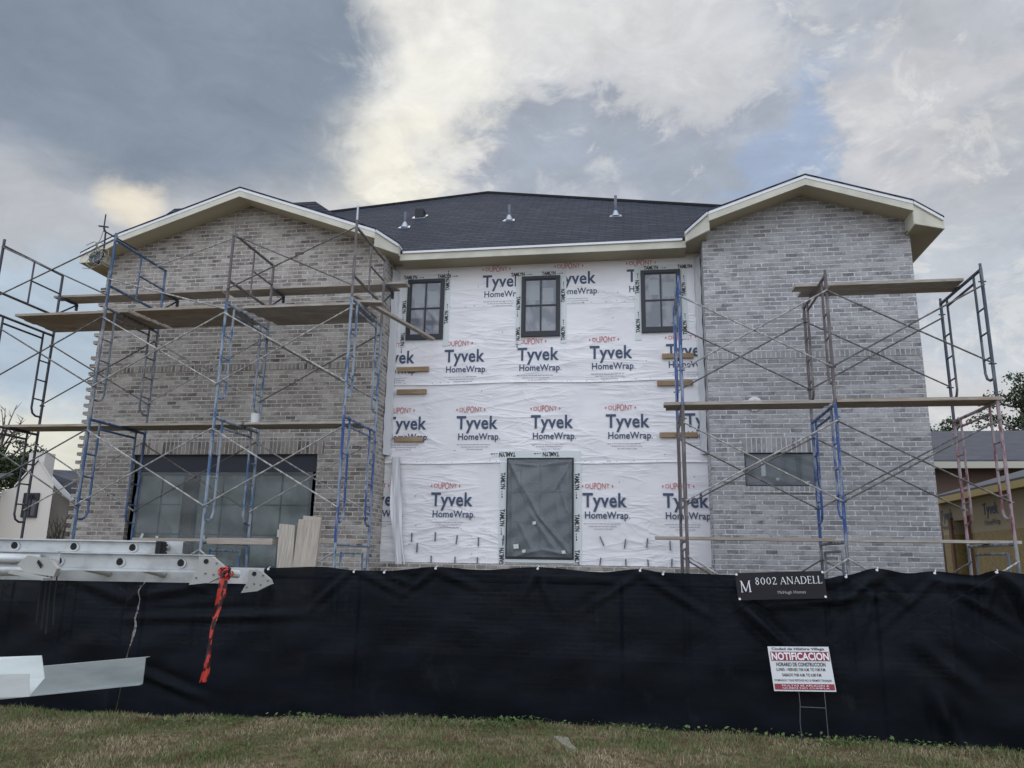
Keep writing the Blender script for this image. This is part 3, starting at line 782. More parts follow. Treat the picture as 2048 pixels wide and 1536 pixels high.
# centre eave
YE = 13.36
m = MB(); m.box(-4.42, 0.965, YE, YE + .025, 7.405, 7.535); m.build('fascia', trimM, house)
m = MB(); m.box(-4.36, 0.90, YE - .03, YE + .02, 7.537, 7.578); m.build('drip_edge', dripM, house)
m = MB(); m.box(-4.42, 0.965, YE + .026, YC + .02, 7.402, 7.43); m.build('soffit', soffM, house)
SL = 0.75
def mz(y): return 7.575 + SL * (y - YE)
AP = Vector((-3.70, 18.1, mz(18.1)))
HL = Vector((-8.7, 16.5, mz(16.5))); HR = Vector((1.6, 15.5, mz(15.5))); HR2 = Vector((4.2, 14.22, mz(14.22)))
m = MB()
fl, frr = Vector((-9.0, YE - .02, mz(YE - .02))), Vector((4.2, YE - .02, mz(YE - .02)))
m.prism([fl, frr, HR2, HR, AP, HL], (0, 0, .03))
m.face([HL, AP, Vector((-3.7, 24, 8)), Vector((-10.5, 24, 8)), Vector((-10.5, 17, 8.6))])
m.face([AP, HR, HR2, Vector((4.9, 16, 7.6)), Vector((4.9, 24, 7.6)), Vector((-3.7, 24, 8))])
rf = m.build('roof', roofM, house)
m = MB(); m.tube([HL + Vector((0, 0, .04)), AP + Vector((0, 0, .04))], .05, 6).tube([AP + Vector((0, 0, .04)), HR + Vector((0, 0, .04)), HR2 + Vector((0, 0, .04))], .05, 6); m.build('ridge_cap', roofE, rf)
# hipped block behind the left gable
m = MB(); ra, rb = Vector((-10.45, 15, 9.63)), Vector((-7.0, 15, 9.6)); ca, cb = Vector((-10.75, 13.75, 8.2)), Vector((-5.4, 13.9, 8.27)); da, db = Vector((-10.8, 17.5, 8.2)), Vector((-5.4, 17, 8.27))
m.face([ca, cb, rb, ra]).face([cb, db, rb]).face([db, da, ra, rb]).face([da, ca, ra]); m.build('roof', roofM, house)
# plumbing vents on the front slope
galv = mat('bright_flashing_metal', s3(170, 176, 184), .35, .7); vdark = mat('dark_vent_pipe', s3(96, 101, 112), .6)
for x, y, h, bx in ((-4.92, 15.1, .36, False), (-2.62, 15.22, .36, False), (-.33, 15.12, .46, False), (-4.84, 15.95, .12, True)):
    z = mz(y) + .03
    v = D.objects.new('roof_vent', None); COL.objects.link(v); v.parent = house; v.location = Vector((x, y, z)) - wloc(house)
    if not bx:
        MB().tube([(x, y, z - .05), (x, y, z + h)], .03, 12).build('pipe', vdark, v, smooth=True)
        m = MB(); m.tube([(x, y, z - .02), (x, y, z + .09), (x, y, z + .12)], [.09, .05, .034], 14)
        m.prism([(x - .13, y - .07, mz(y - .07) + .034), (x + .13, y - .07, mz(y - .07) + .034), (x + .11, y + .06, mz(y + .06) + .034), (x - .11, y + .06, mz(y + .06) + .034)], (0, 0, .006))
        m.build('flashing', galv, v)
    else:
        MB().box(x - .1, x + .1, y - .1, y + .12, z - .05, z + .16).build('hood', mat('black_vent_hood', s3(28, 30, 36), .6), v)
        MB().prism([(x - .16, y - .12, mz(y - .12) + .034), (x + .16, y - .12, mz(y - .12) + .034), (x + .16, y + .13, mz(y + .13) + .034), (x - .16, y + .13, mz(y + .13) + .034)], (0, 0, .006)).build('flashing', galv, v)

# ------------------------------------------------------------------ scaffolds
TR, BR_ = 0.0235, 0.0125
def end_frame(root, x, yn, yf, z0, z1, mn, name='end_frame'):
    """walk-through frame: two legs, header, inner ladder legs hooked back at the foot"""
    m = MB(); IN = .25
    for y, s_ in ((yn, 1), (yf, -1)):
        m.tube([(x, y, z0), (x, y, z1 + .002)], TR, 10)
        yi = y + s_ * IN
        m.tube([(x, yi, z1 - .13), (x, yi, z0 + .44), (x, yi - s_ * .04, z0 + .35), (x, yi - s_ * .12, z0 + .31), (x, y, z0 + .31)], TR * .8, 8)
        for zz in (z0 + .62, z0 + .98, z0 + 1.34):
            if zz < z1 - .3: m.tube([(x, y, zz), (x, yi, zz)], TR * .62, 6)
        m.tube([(x, yi, z1 - .13), (x, yi, z1)], TR * .8, 6)
    m.tube([(x, yn, z1 - .02), (x, yf, z1 - .02)], TR, 10)
    m.tube([(x, yn + IN, z1 - .14), (x, yf - IN, z1 - .14)], TR * .8, 8)
    for y in (yn, yf):                          # brace studs and coupling pins
        for zz in (z0 + .52, z1 - .20): m.tube([(x - .05, y, zz), (x + .05, y, zz)], .011, 6)
        m.tube([(x, y, z1 - .1), (x, y, z1 + .07)], TR * .86, 8)
    return m.build(name, mn, root, smooth=False)
def low_frame(root, x, yn, yf, z0, z1, mn):
    m = MB()
    for y in (yn, yf):
        m.tube([(x, y, z0), (x, y, z1)], TR, 10); m.box(x - .06, x + .06, y - .06, y + .06, z0 - .01, z0 + .01)
        s_ = 1 if y == yn else -1
        m.tube([(x, y + s_ * .25, z1 - .13), (x, y + s_ * .25, z0 + .3), (x, y, z0 + .25)], TR * .8, 8)
    m.tube([(x, yn, z1 - .02), (x, yf, z1 - .02)], TR, 10).tube([(x, yn + .25, z1 - .14), (x, yf - .25, z1 - .14)], TR * .8, 8)
    return m.build('end_frame', mn, root)
def guard_frame(root, x, yn, yf, z0, z1, mn):
    m = MB(); ym = (yn + yf) / 2
    for y in (yn, yf):
        m.tube([(x, y, z0), (x, y, z1 + (.10 if y == yn else .0))], TR, 10)
    m.tube([(x, yn, z1 - .02), (x, yf, z1 - .02)], TR, 10).tube([(x, yn, z0 + .37), (x, yf, z0 + .37)], TR, 10)
    m.tube([(x, ym, z0 + .37), (x, ym, z1 - .02)], TR * .7, 8).tube([(x, ym, z0 + .82), (x, yf, z0 + .82)], TR * .7, 8)
    return m.build('guard_frame', mn, root)
def xbrace(root, x0, x1, y, za, zb, mt, which=3, dy=.03):
    m = MB()
    if which & 1: m.tube([(x0, y - dy, zb), (x1, y - dy, za)], BR_, 8)
    if which & 2: m.tube([(x0, y - dy - .026, za), (x1, y - dy - .026, zb)], BR_, 8)
    return m.build('cross_brace', mt, root)

sl = thing('scaffold', (-7.65, 11.05, ZB), 'tall blue and grey tube scaffold with top guard frames before the brown gable', 'scaffold', 'scaffolds against the house')
LX = [-10.90, -8.73, -6.55, -4.41]; LY0, LY1 = 11.05, 12.50
LZ = [ZB, 2.03, 3.95, 5.85, 7.07]
PL = [[P_DK, P_DK, P_DK, P_DK], [P_GR, P_TL, P_GR, P_TL], [P_LB, P_LB, P_LB, P_BR], [P_LB, P_BL, P_LB, P_BR]]
for x, ps in zip(LX, PL):
    low_frame(sl, x, LY0, LY1, LZ[0], LZ[1], ps[0])
    end_frame(sl, x, LY0, LY1, LZ[1], LZ[2], ps[1])
    end_frame(sl, x, LY0, LY1, LZ[2], LZ[3], ps[2])
    guard_frame(sl, x, LY0, LY1, LZ[3], LZ[4], ps[3])
for i in range(3):
    a, b_ = LX[i], LX[i + 1]
    mt = P_SD if i == 0 else P_ST
    for z0, z1 in ((LZ[1], LZ[2]), (LZ[2], LZ[3])):
        xbrace(sl, a, b_, LY0, z0 + .52, z1 - .20, mt)
        xbrace(sl, a, b_, LY1, z0 + .52, z1 - .20, P_SD if (i + int(z0)) % 2 else P_ST)
    xbrace(sl, a, b_, LY0, .55, LZ[1] - .14, P_ST)
    if i != 1:
        xbrace(sl, a, b_, LY0, LZ[3] + .20, LZ[4] - .05, P_SD)
m = MB(); m.tube([(LX[1], LY0 + 1.1, 6.98), (LX[2], LY0 + .02, 6.98)], BR_, 8).tube([(LX[1], LY0 - .03, 6.33), (LX[2], LY0 - .03, 5.72)], BR_, 8); m.build('guard_rail', P_ST, sl)
m = MB(); m.tube([(LX[3], LY0, 7.1), (LX[3], LY0, 7.42)], .018, 8); m.build('coupling_pin', galv, sl)
for x in LX:                                   # side brackets carrying the boards next to the wall
    m = MB(); m.tube([(x + .03, LY1, 6.6), (x + .03, LY1 + .46, 6.6)], TR, 8).tube([(x + .03, LY1 + .42, 6.58), (x + .03, LY1, 6.28)], TR * .7, 8).box(x + .01, x + .05, LY1 + .42, LY1 + .46, 6.48, 6.60)
    m.build('side_bracket', P_SL, sl)

sr = thing('scaffold', (2.78, 11.2, ZB), 'shorter two bay scaffold with a faded red outer frame before the pale gable', 'scaffold', 'scaffolds against the house')
RX = [0.68, 2.78, 4.88]; RY0, RY1 = 11.2, 12.7
RZ = [ZB, 2.16, 4.06, 5.98]
PR = [[P_BR, P_BR, P_BL], [P_GR, P_BL, P_BR], [P_GR, P_RD, P_SL]]
for x, ps in zip(RX, PR):
    low_frame(sr, x, RY0, RY1, RZ[0], RZ[1], ps[0])
    end_frame(sr, x, RY0, RY1, RZ[1], RZ[2], ps[1])
    end_frame(sr, x, RY0, RY1, RZ[2], RZ[3], ps[2])
for i in range(2):
    a, b_ = RX[i], RX[i + 1]
    for z0, z1 in ((RZ[1], RZ[2]), (RZ[2], RZ[3])):
        xbrace(sr, a, b_, RY0, z0 + .52, z1 - .26, P_ST if i == 0 else P_SD)
        xbrace(sr, a, b_, RY1, z0 + .52, z1 - .26, P_SD)
    xbrace(sr, a, b_, RY0, .65, RZ[1] - .24, P_ST)
    xbrace(sr, a, b_, RY1, .65, RZ[1] - .24, P_SD)

# ------------------------------------------------------------------ planks and loose boards
def plank(x0, x1, y0, w, z, mt, label, group, t=.042, skew=0.0):
    m = MB(); y1 = y0 + w
    m.prism([(x0, y0, z), (x1, y0 + skew, z), (x1 + random.uniform(-.015, .015), y1 + skew, z), (x0 + random.uniform(-.015, .015), y1, z)], (0, 0, t))
    return m.top('scaffold_plank', mt, ((x0 + x1) / 2, y0 + w / 2, z), label, 'plank', group)
G1 = 'planks of the left lower deck'
plank(-11.0, -6.5, 11.80, .245, 3.955, woodM, 'front plank of the left lower deck, sticking out past the house corner', G1)
plank(-11.05, -6.55, 12.06, .245, 3.955, woodG, 'rear plank of the left lower deck, sticking out past the house corner', G1)
plank(-6.46, -4.45, 11.82, .245, 3.956, woodG, 'front short plank of the lower deck between the two blue frames', G1)
plank(-6.44, -4.50, 12.08, .235, 3.957, woodM, 'rear short plank of the lower deck between the two blue frames', G1)
G2 = 'planks of the left upper deck'
nth = ['frontmost', 'second from front', 'third from front', 'rearmost']
for k in range(4):
    plank(-10.75 - .03 * (k % 2), -8.56 + .04 * k, 11.38 + .25 * k, .24, 5.856, woodM, f'{nth[k]} brown plank of the upper deck outside the house corner', G2)
for k in range(4):
    plank(-8.42 + .03 * k, -6.62, 11.34 + .25 * k, .24, 5.857, woodM if k != 2 else woodG, f'{nth[k]} plank of the upper deck in the middle bay of the left scaffold', G2)
for k in range(4):
    plank(-6.46 + .05 * k, -4.42 + .03 * (k % 3), 11.40 + .25 * k, .24, 5.856, woodG, f'{nth[k]} grey plank of the upper deck next to the leftmost upper window', G2)
G3 = 'bracket planks along the left gable'
plank(-11.08, -7.6, 12.56, .21, 6.625, woodG, 'outer bracket plank along the brown gable, its end clear of the house corner', G3)
plank(-11.0, -7.62, 12.78, .17, 6.625, woodG, 'inner bracket plank along the brown gable, left half', G3)
plank(-7.55, -4.02, 12.56, .21, 6.626, woodG, 'outer bracket plank reaching to the white wrap by the leftmost upper window', G3)
plank(-7.52, -4.25, 12.78, .17, 6.625, woodG, 'inner bracket plank along the brown gable, right half', G3)
G4 = 'planks of the right scaffold'
plank(0.42, 2.74, 11.22, .22, 4.066, woodG, 'front plank of the middle deck before the round vent', G4, .045)
plank(0.45, 2.70, 11.46, .20, 4.066, woodM, 'rear plank of the middle deck before the round vent', G4, .045)
plank(2.80, 4.93, 11.16, .22, 4.066, woodM, 'front plank of the middle deck running out to the red frame', G4, .045)
plank(2.82, 4.90, 11.40, .20, 4.067, woodM, 'rear plank of the middle deck running out to the red frame', G4, .045)
plank(2.46, 4.86, 11.72, .24, 5.99, woodG, 'front plank of the top deck of the right scaffold', G4)
plank(2.60, 4.90, 11.98, .24, 5.99, woodG, 'rear plank of the top deck of the right scaffold', G4)
plank(0.25, 2.80, 11.86, .26, 2.166, woodM, 'bottom deck plank crossing in front of the white wrap', G4)
plank(2.70, 5.28, 11.92, .26, 2.168, woodG, 'bottom deck plank running out past the right house corner', G4)
G5 = 'low planks of the left scaffold'
plank(-8.20, -6.45, 11.75, .24, 2.035, woodP, 'pale low plank in front of the large ground floor window', G5)
plank(-6.43, -5.38, 11.0, .25, 1.985, woodP, 'short thick pale plank end in front of the large window', G5, .09)
plank(-5.3, -4.36, 11.9, .24, 2.035, woodP, 'pale low plank beside the blue frame at the inside corner', G5, .06)
# leaning boards
def lean(x0, x1, ztop, ytop, ybot, label, dx=0.0):
    m = MB(); m.prism([(x0, ybot, .2), (x1, ybot, .2), (x1 + dx, ytop, ztop), (x0 + dx, ytop, ztop + .02)], (0, .04, .002))
    m.top('leaning_board', woodP, ((x0 + x1) / 2, ybot, .2), label, 'board', 'boards leaning on the left scaffold', rot=True)
lean(-5.13, -4.88, 2.275, 11.02, 10.75, 'narrower pale board leaning, tilted, left of the pair by the blue frame', -.17)
lean(-4.97, -4.62, 2.345, 11.00, 10.70, 'wider pale board leaning upright, right of the pair by the blue frame', -.02)
lean(-4.93, -4.64, 2.40, 11.06, 10.80, 'taller yellowish board standing behind the leaning pair by the blue frame', -.02)
# long loose timber with its end against the wrapped wall
m = MB(); m.beam((-4.52, 11.40, 6.02), (-3.78, 13.68, 5.90), .09, .042)
m.top('loose_timber', woodP, (-4.4, 12, 5.9), 'long pale timber lying askew off the upper deck toward the leftmost upper window', 'timber')
G7 = 'board offcuts on the upper deck end'
for (p0, p1, w, lb) in (((-4.62, 11.52, 5.925), (-4.12, 11.66, 5.945), .22, 'wider grey board offcut on the upper deck end by the leftmost upper window'), ((-4.60, 11.80, 5.925), (-4.22, 11.62, 5.985), .13, 'narrow board offcut propped on the wider one at the upper deck end')):
    m = MB(); m.beam(p0, p1, w, .04); m.top('board_offcut', woodG, p0, lb, 'board', G7)
# wooden blocks nailed through the wrap
G6 = 'wooden blocks nailed on the wrap'
for x0, x1, z, lb in ((-4.49, -3.87, 5.31, 'topmost of the three wood blocks nailed left on the white wrap'), (-4.48, -3.90, 4.87, 'middle of the three wood blocks nailed left on the white wrap'), (-4.48, -3.92, 3.955, 'lowest of the three wood blocks nailed left on the white wrap'),
                      (.50, 1.06, 5.45, 'topmost of the three wood blocks nailed right behind the scaffold on the wrap'), (.40, 1.03, 4.945, 'middle of the three wood blocks nailed right behind the scaffold on the wrap'), (.42, 1.08, 4.00, 'lowest of the three wood blocks nailed right behind the scaffold on the wrap')):
    MB().box(x0, x1, YC - .065, YC - .022, z, z + .088).top('wood_block', woodC, (x0, YC - .02, z), lb, 'wood block', G6)
# white bucket on the lower deck
bk = thing('bucket', (-6.36, 11.98, 4.0), 'small white bucket standing on the left lower deck', 'bucket')
m = MB(); m.tube([(-6.36, 11.98, 4.001), (-6.36, 11.98, 4.16), (-6.36, 11.98, 4.17)], [.062, .074, .078], 18); m.build('pail', mat('white_pail', s3(214, 216, 214), .4), bk, smooth=False)
m = MB(); m.tube([(-6.36 + .076 * math.cos(t), 11.98 - .03 * math.sin(t), 4.15 - .06 * math.sin(t)) for t in [math.pi * k / 10 for k in range(11)]], .003, 6); m.build('handle', galv, bk)
# rope hoist on the corner frame
ht = thing('rope_hoist', (-8.9, 11.0, 6.6), 'small rope pulley hoist with tangled rope on the top corner of the left scaffold', 'hoist')
steel = mat('dark_hoist_steel', s3(44, 46, 52), .5, .3)
m = MB(); m.tube([(-8.88, 11.0, 6.72), (-8.90, 11.0, 7.18), (-8.93, 10.98, 7.26)], .014, 8).tube([(-8.93, 10.98, 7.22), (-8.93, 10.98, 7.50)], .011, 8).tube([(-8.93, 10.98, 7.20), (-8.55, 11.35, 7.0)], .014, 8).beam((-9.03, 10.98, 7.29), (-8.85, 10.98, 7.26), .03, .02)
m.build('arm', steel, ht)
m = MB(); m.tube([(-9.0, 10.95, 6.70), (-9.0, 11.02, 6.70)], .11, 20); m.build('wheel', mat('slate_pulley', s3(66, 80, 88), .5), ht)
m = MB()
for k in range(9):
    c = Vector((-8.97 + random.uniform(-.1, .12), 10.96 + random.uniform(-.04, .08), 6.72 + random.uniform(-.08, .18)))
    a0 = random.uniform(0, 6); rx = random.uniform(.05, .12)
    m.tube([c + Vector((rx * math.cos(a0 + t), .03 * math.sin(3 * t), rx * 1.2 * math.sin(a0 + t))) for t in [.55 * q for q in range(11)]], .007, 6)
m.tube([(-8.93, 10.98, 7.2), (-8.95, 10.97, 7.05), (-8.99, 10.95, 6.9), (-8.98, 10.95, 6.8)], .007, 6)
m.tube([(-8.86, 10.97, 6.70), (-8.90, 10.96, 6.56), (-9.05, 10.95, 6.50), (-9.2, 10.95, 6.52)], .007, 6)
m.build('rope', mat('grey_rope', s3(150, 146, 136), .9), ht)

# ------------------------------------------------------------------ site fence
TOP = [(-9.6, 1.70), (-8.4, 1.66), (-6.9, 1.70), (-6.1, 1.68), (-4.56, 1.675), (-3.85, 1.70), (-3.45, 1.665), (-3.05, 1.665), (-2.4, 1.725), (-1.85, 1.70), (-1.17, 1.745), (-.42, 1.70), (.02, 1.745), (.28, 1.71), (1.08, 1.70), (2.04, 1.675), (2.28, 1.72), (2.62, 1.80), (2.92, 1.755), (3.2, 1.78), (3.6, 1.745), (3.80, 1.80), (4.2, 1.765), (5.2, 1.80), (6.6, 1.75), (8, 1.8)]
def sag(x):
    for (a, za), (b_, zb) in zip(TOP, TOP[1:]):
        if a <= x <= b_:
            t = (x - a) / (b_ - a); t = t * t * (3 - 2 * t)
            return za + (zb - za) * t
    return 1.7
CR = [((-5.9, 1.50), (-4.6, 1.60), .05, .03), ((-6.35, 1.30), (-5.0, 1.52), .06, .035), ((-6.3, 1.02), (-4.2, 1.12), .05, .035), ((-7.4, 1.55), (-6.5, 1.25), .06, .03), ((-6.3, .42), (-5.3, .12), .05, .03),
      ((1.12, 1.40), (1.55, .95), .05, .055), ((1.22, 1.30), (1.8, .75), .05, .03), ((1.5, 1.38), (2.6, 1.52), .05, .05), ((2.1, 1.40), (2.7, 1.75), .05, .04), ((3.85, 1.76), (4.6, .85), .06, .06), ((3.95, 1.70), (5.0, 1.25), .06, .05), ((3.2, 1.68), (3.75, 1.62), .04, .035),
      ((3.0, 1.0), (3.5, .55), .08, .03), ((-3.0, 1.6), (-2.6, 1.50), .03, .03), ((-.9, 1.66), (-.3, 1.60), .03, .03), ((3.1, .5), (3.2, .05), .06, .05), ((-1.2, 1.65), (-.6, 1.57), .03, .02)]
def crease(x, z):
    s_ = 0
    for (ax, az_), (bx, bz), w, am in CR:
        dx, dz = bx - ax, bz - az_; L2 = dx * dx + dz * dz
        t = ((x - ax) * dx + (z - az_) * dz) / L2
        if -.2 < t < 1.2:
            dd = abs((x - ax) * dz - (z - az_) * dx) / math.sqrt(L2)
            e = max(0, 1 - abs(t - .5) / .7)
            s_ += am * (math.exp(-(dd / w) ** 2) - .6 * math.exp(-((dd - 1.7 * w) / w) ** 2)) * e
    return s_
for _i, _x in enumerate((-8.4, -6.0, -4.56, -3.45, -2.4, -1.17, .02, 2.28, 2.62, 3.2, 3.80, 5.2)):
    _q = .35 + .25 * math.sin(_i * 2.3)
    CR += [((_x - .02, 1.68), (_x - _q, 1.25 - .2 * math.sin(_i)), .035, .022), ((_x + .02, 1.68), (_x + _q * 1.3, 1.35 + .15 * math.cos(_i * 1.7)), .04, .024)]
def fy(x, z):
    return FY - crease(x, z) * 2.4 + .035 * math.sin(.9 * x + .5) * z / 1.7 + .012 * math.sin(4.1 * x + 2 * z) * (z / 1.7) + .010 * math.sin(7.3 * x - 3.1 * z + 2 * math.sin(z * 4)) + .008 * math.sin(2.2 * x + 9 * z)
def f_fab(T, b):
    o = OBJ(T)
    wv = T.noise(T.mapping(o, (2, 2, 160)), 1.0, 3, 0.6); du = T.noise(T.mapping(o, (1, 1, 2.5)), 1.3, 4, .6)
    c = T.mix(T.ramp(du, .4, .7), s3(9, 12, 18), s3(18, 21, 29))
    c = T.mix(T.ramp(T.noise(T.mapping(o, (2.2, 2, 1.2), loc=(3, 1, 0)), 1.6, 6, .7), .58, .8, 0, .5), c, s3(42, 45, 51))
    c = T.mix(T.ramp(wv, .45, .75, 0, .35), c, s3(24, 27, 35))
    basec(T, b, c); bump(T, b, wv, .25, .003)
    b.inputs['Roughness'].default_value = .62; b.inputs['Specular IOR Level'].default_value = .10
    b.inputs['Specular Tint'].default_value = (.75, .88, 1.0, 1.0)
    T.l.new(T.ramp(T.noise(T.mapping(o, (1, 1, 6), loc=(2, 0, 3)), 1.1, 4, .6), .4, .7, .986, .968), b.inputs['Alpha'])
fabM = mat('black_mesh_fabric', (.01, .012, .016), build=f_fab)
fence = thing('privacy_fence', (-1, FY, 0), 'long black mesh privacy fence sagging along the front of the site', 'fence')
def seam(z):                                    # irregular slit between the two runs of fabric near the left end
    c = -6.32 + .10 * (z - 1.0) + .01 * math.sin(9 * z)
    h = .004 + .028 * math.exp(-((z - 1.62) / .12) ** 2) + .010 * math.exp(-((z - .95) / .18) ** 2) + .006 * max(0, math.sin(23 * z))
    return c - h, c + h
def panel(xa, xb, n, name='fabric'):
    NZ = 46; vs = []
    for j in range(NZ + 1):
        t = j / NZ
        for i in range(n + 1):
            zt = -.02 + 1.7 * t
            a = seam(zt)[1] if xa == 'seam' else xa; b_ = seam(zt)[0] if xb == 'seam' else xb
            x = a + (b_ - a) * i / n
            z = -.14 + (sag(x) + .14) * t
            vs.append((x, fy(x, z), z))
    m = MB().raw(vs, [(j * (n + 1) + i, j * (n + 1) + i + 1, (j + 1) * (n + 1) + i + 1, (j + 1) * (n + 1) + i) for j in range(NZ) for i in range(n)])
    m.build(name, fabM, fence, smooth=True, uv=False)
panel(-9.6, 'seam', 70); panel('seam', 1.06, 180); panel(1.06, 8.0, 170)
for x in (-9.5, -6.32, -3.42, -.2, 2.62, 5.6, 8.0):
    MB().tube([(x, FY + .17, -.1), (x, FY + .17, 1.60)], .024, 10).build('post', P_GR, fence)
m = MB(); m.tube([(-9.6, FY + .17, 1.56), (8, FY + .17, 1.56)], .017, 8); m.build('top_rail', P_GR, fence)
for x in (-6.0, -4.56, -3.45, -3.05, -2.4, -1.17, .02, .28, 2.28, 2.62, 3.2, 3.80):
    z = sag(x) - .018
    MB().tube([(x, fy(x, z) - .012, z), (x, fy(x, z) + .02, z)], .014, 10).tube([(x, fy(x, z) - .014, z), (x + .01, fy(x, z) - .012, z + .02), (x + .015, fy(x, z) + .02, z + .03)], .004, 6).build('tie', whiteP, fence)
# white chain-link wire showing in the slit
m = MB()
for k in range(26):
    z = .32 + .052 * k; a, b_ = seam(z); c = (a + b_) / 2
    m.tube([(c - .05, FY + .06, z), (c, FY + .05, z + .026), (c + .05, FY + .06, z + .052)], .004, 5).tube([(c + .05, FY + .06, z), (c, FY + .07, z + .026), (c - .05, FY + .06, z + .052)], .004, 5)
m.build('chain_link', mat('bright_wire', s3(206, 208, 212), .35, .4), fence)

# black banner with the address
bn = thing('banner', (1.55, FY - .07, 1.42), 'black address banner with white lettering tied to the fence top', 'banner')
BO, BU, BV = Vector((1.095, FY - .085, 1.425)), Vector((.95, 0, .045)), Vector((-.022, 0, .295))
def bp(a, b_, d=0): return BO + BU * a + BV * b_ + Vector((0, -d + .012 * math.sin(5 * a) , 0))
m = MB(); N = 24
vs = [bp(i / N, j / 6) for j in range(7) for i in range(N + 1)]
m.raw(vs, [(j * (N + 1) + i, j * (N + 1) + i + 1, (j + 1) * (N + 1) + i + 1, (j + 1) * (N + 1) + i) for j in range(6) for i in range(N)])
m.build('sheet', mat('black_vinyl', s3(33, 31, 37), .45, spec=.3), bn, smooth=True)
# serif capitals drawn as thick and thin strokes on a unit cell (x, y, x, y, width)
SER = {
 'M': (1.15, [(.1, 0, .14, 1, .07), (.14, 1, .56, .05, .13), (.56, .05, .98, 1, .06), (.98, 1, 1.02, 0, .13), (0, .0, .24, .0, .05), (.88, .0, 1.15, .0, .05), (0, 1, .2, 1, .05), (.93, 1, 1.12, 1, .05)]),
 'A': (.86, [(.08, 0, .42, 1, .06), (.42, 1, .78, 0, .12), (.2, .34, .64, .34, .05), (0, 0, .2, 0, .05), (.64, 0, .9, 0, .05)]),
 'N': (.92, [(.12, 0, .12, 1, .06), (.12, 1, .8, 0, .12), (.8, 0, .8, 1, .06), (0, 0, .26, 0, .05), (0, 1, .18, 1, .05), (.68, 1, .94, 1, .05)]),
 'D': (.86, [(.14, 0, .14, 1, .12), (.02, 1, .42, 1, .05), (.02, 0, .42, 0, .05), (.42, 1, .68, .84, .08), (.68, .84, .8, .5, .12), (.8, .5, .68, .16, .12), (.68, .16, .42, 0, .08)]),
 'E': (.66, [(.14, 0, .14, 1, .12), (.02, 1, .58, 1, .05), (.02, 0, .62, 0, .05), (.14, .52, .46, .52, .05), (.58, 1, .58, .84, .05), (.62, 0, .64, .18, .05), (.46, .44, .46, .6, .05)]),
 'L': (.62, [(.14, 0, .14, 1, .12), (.02, 1, .28, 1, .05), (.02, 0, .58, 0, .05), (.58, 0, .6, .2, .05)]),
 '8': (.62, [(.3, 1, .12, .88, .08), (.12, .88, .12, .68, .1), (.12, .68, .46, .38, .11), (.46, .38, .46, .14, .1), (.46, .14, .3, 0, .08), (.3, 0, .1, .14, .08), (.1, .14, .1, .36, .1), (.1, .36, .46, .68, .06), (.46, .68, .46, .88, .08), (.46, .88, .3, 1, .08)]),
 '0': (.70, [(.34, 1, .14, .8, .07), (.14, .8, .09, .5, .11), (.09, .5, .14, .2, .11), (.14, .2, .34, 0, .07), (.34, 0, .54, .2, .07), (.54, .2, .59, .5, .11), (.59, .5, .54, .8, .11), (.54, .8, .34, 1, .07)]),
 '2': (.62, [(.08, .74, .14, .92, .07), (.14, .92, .32, 1, .07), (.32, 1, .5, .86, .1), (.5, .86, .46, .62, .11), (.46, .62, .08, .02, .07), (.06, .03, .56, .03, .09), (.56, .03, .6, .2, .05)]),
 ' ': (.4, []),
}
def serif(mb, t, fn, a0, b0, ha, hb, d):
    """fn(a, b) maps the sheet; ha, hb = cell size on it"""
    x = a0
    for ch in t:
        wd, st = SER[ch]
        for (p, q, r_, s_, w) in st:
            dx, dy = r_ - p, s_ - q; L = math.hypot(dx, dy); nx_, ny_ = -dy / L * w / 2, dx / L * w / 2
            mb.face([fn(x + ha * u, b0 + hb * v, d) for u, v in ((p - nx_, q - ny_), (r_ - nx_, s_ - ny_), (r_ + nx_, s_ + ny_), (p + nx_, q + ny_))])
        x += ha * (wd + .10)
    return x
m = MB(); serif(m, 'M', bp, .045, .30, .105, .40, .006); xe = serif(m, '8002', bp, .22, .55, .083, .26, .006); serif(m, 'ANADELL', bp, xe + .03, .55, .0775, .26, .006)
sm = MB(); put_text(sm, 'McHugh Homes', None, None, None, 1, 1, bold=.0, fn=lambda a, b_: bp(.46 + .31 * a, .16 + .15 * b_, .006))
sm.build('lettering', mat('pale_grey_print', s3(170, 170, 176), .6), bn, uv=False)
m.build('lettering', whiteP, bn, uv=False)
for a, b_ in ((.015, .95), (.985, .95), (.02, .05), (.98, .06)):
    p = bp(a, b_, .004); MB().tube([p, p + Vector((0, -.006, 0))], .013, 12).build('grommet', whiteP, bn)

# yard sign on a wire stake
ys_ = thing('yard_sign', (1.8, 9.12, .03), 'white and red NOTIFICACION construction hours sign leaning on a wire stake', 'sign')
SO = Vector((1.412, 9.10, .503)); SU = Vector((.634, .01, .0165)); SV = Vector((-.0375, .05, .447))
def sp(a, b_, d=0.0): return SO + SU * a + SV * b_ + Vector((0, -d, 0))
m = MB(); m.prism([sp(0, 0), sp(1, 0), sp(1, 1), sp(0, 1)], (0, .008, 0)); m.build('board', mat('white_sign_board', s3(212, 214, 216), .5), ys_)
redB = mat('crimson_sign_print', s3(142, 44, 58), .5)
m = MB(); m.face([sp(.03, .68, .004), sp(.985, .68, .004), sp(.985, .885, .004), sp(.03, .885, .004)]).face([sp(.02, .035, .004), sp(.985, .035, .004), sp(.985, .165, .004), sp(.02, .165, .004)]); m.build('red_band', redB, ys_, uv=False)
def st(mb, t, a, b_, w, h, bold=0.02, d=.004): put_text(mb, t, sp(a, b_, d), SU, SV, w, h, bold=bold)
wt = MB(); st(wt, 'NOTIFICACION', .04, .695, .935, .175, .03, .008)
st(wt, 'MULTAS SE APLICAN A', .14, .108, .76, .040, 0, .008); st(wt, 'QUIEN NO CUMPLA', .14, .050, .76, .040, 0, .008)
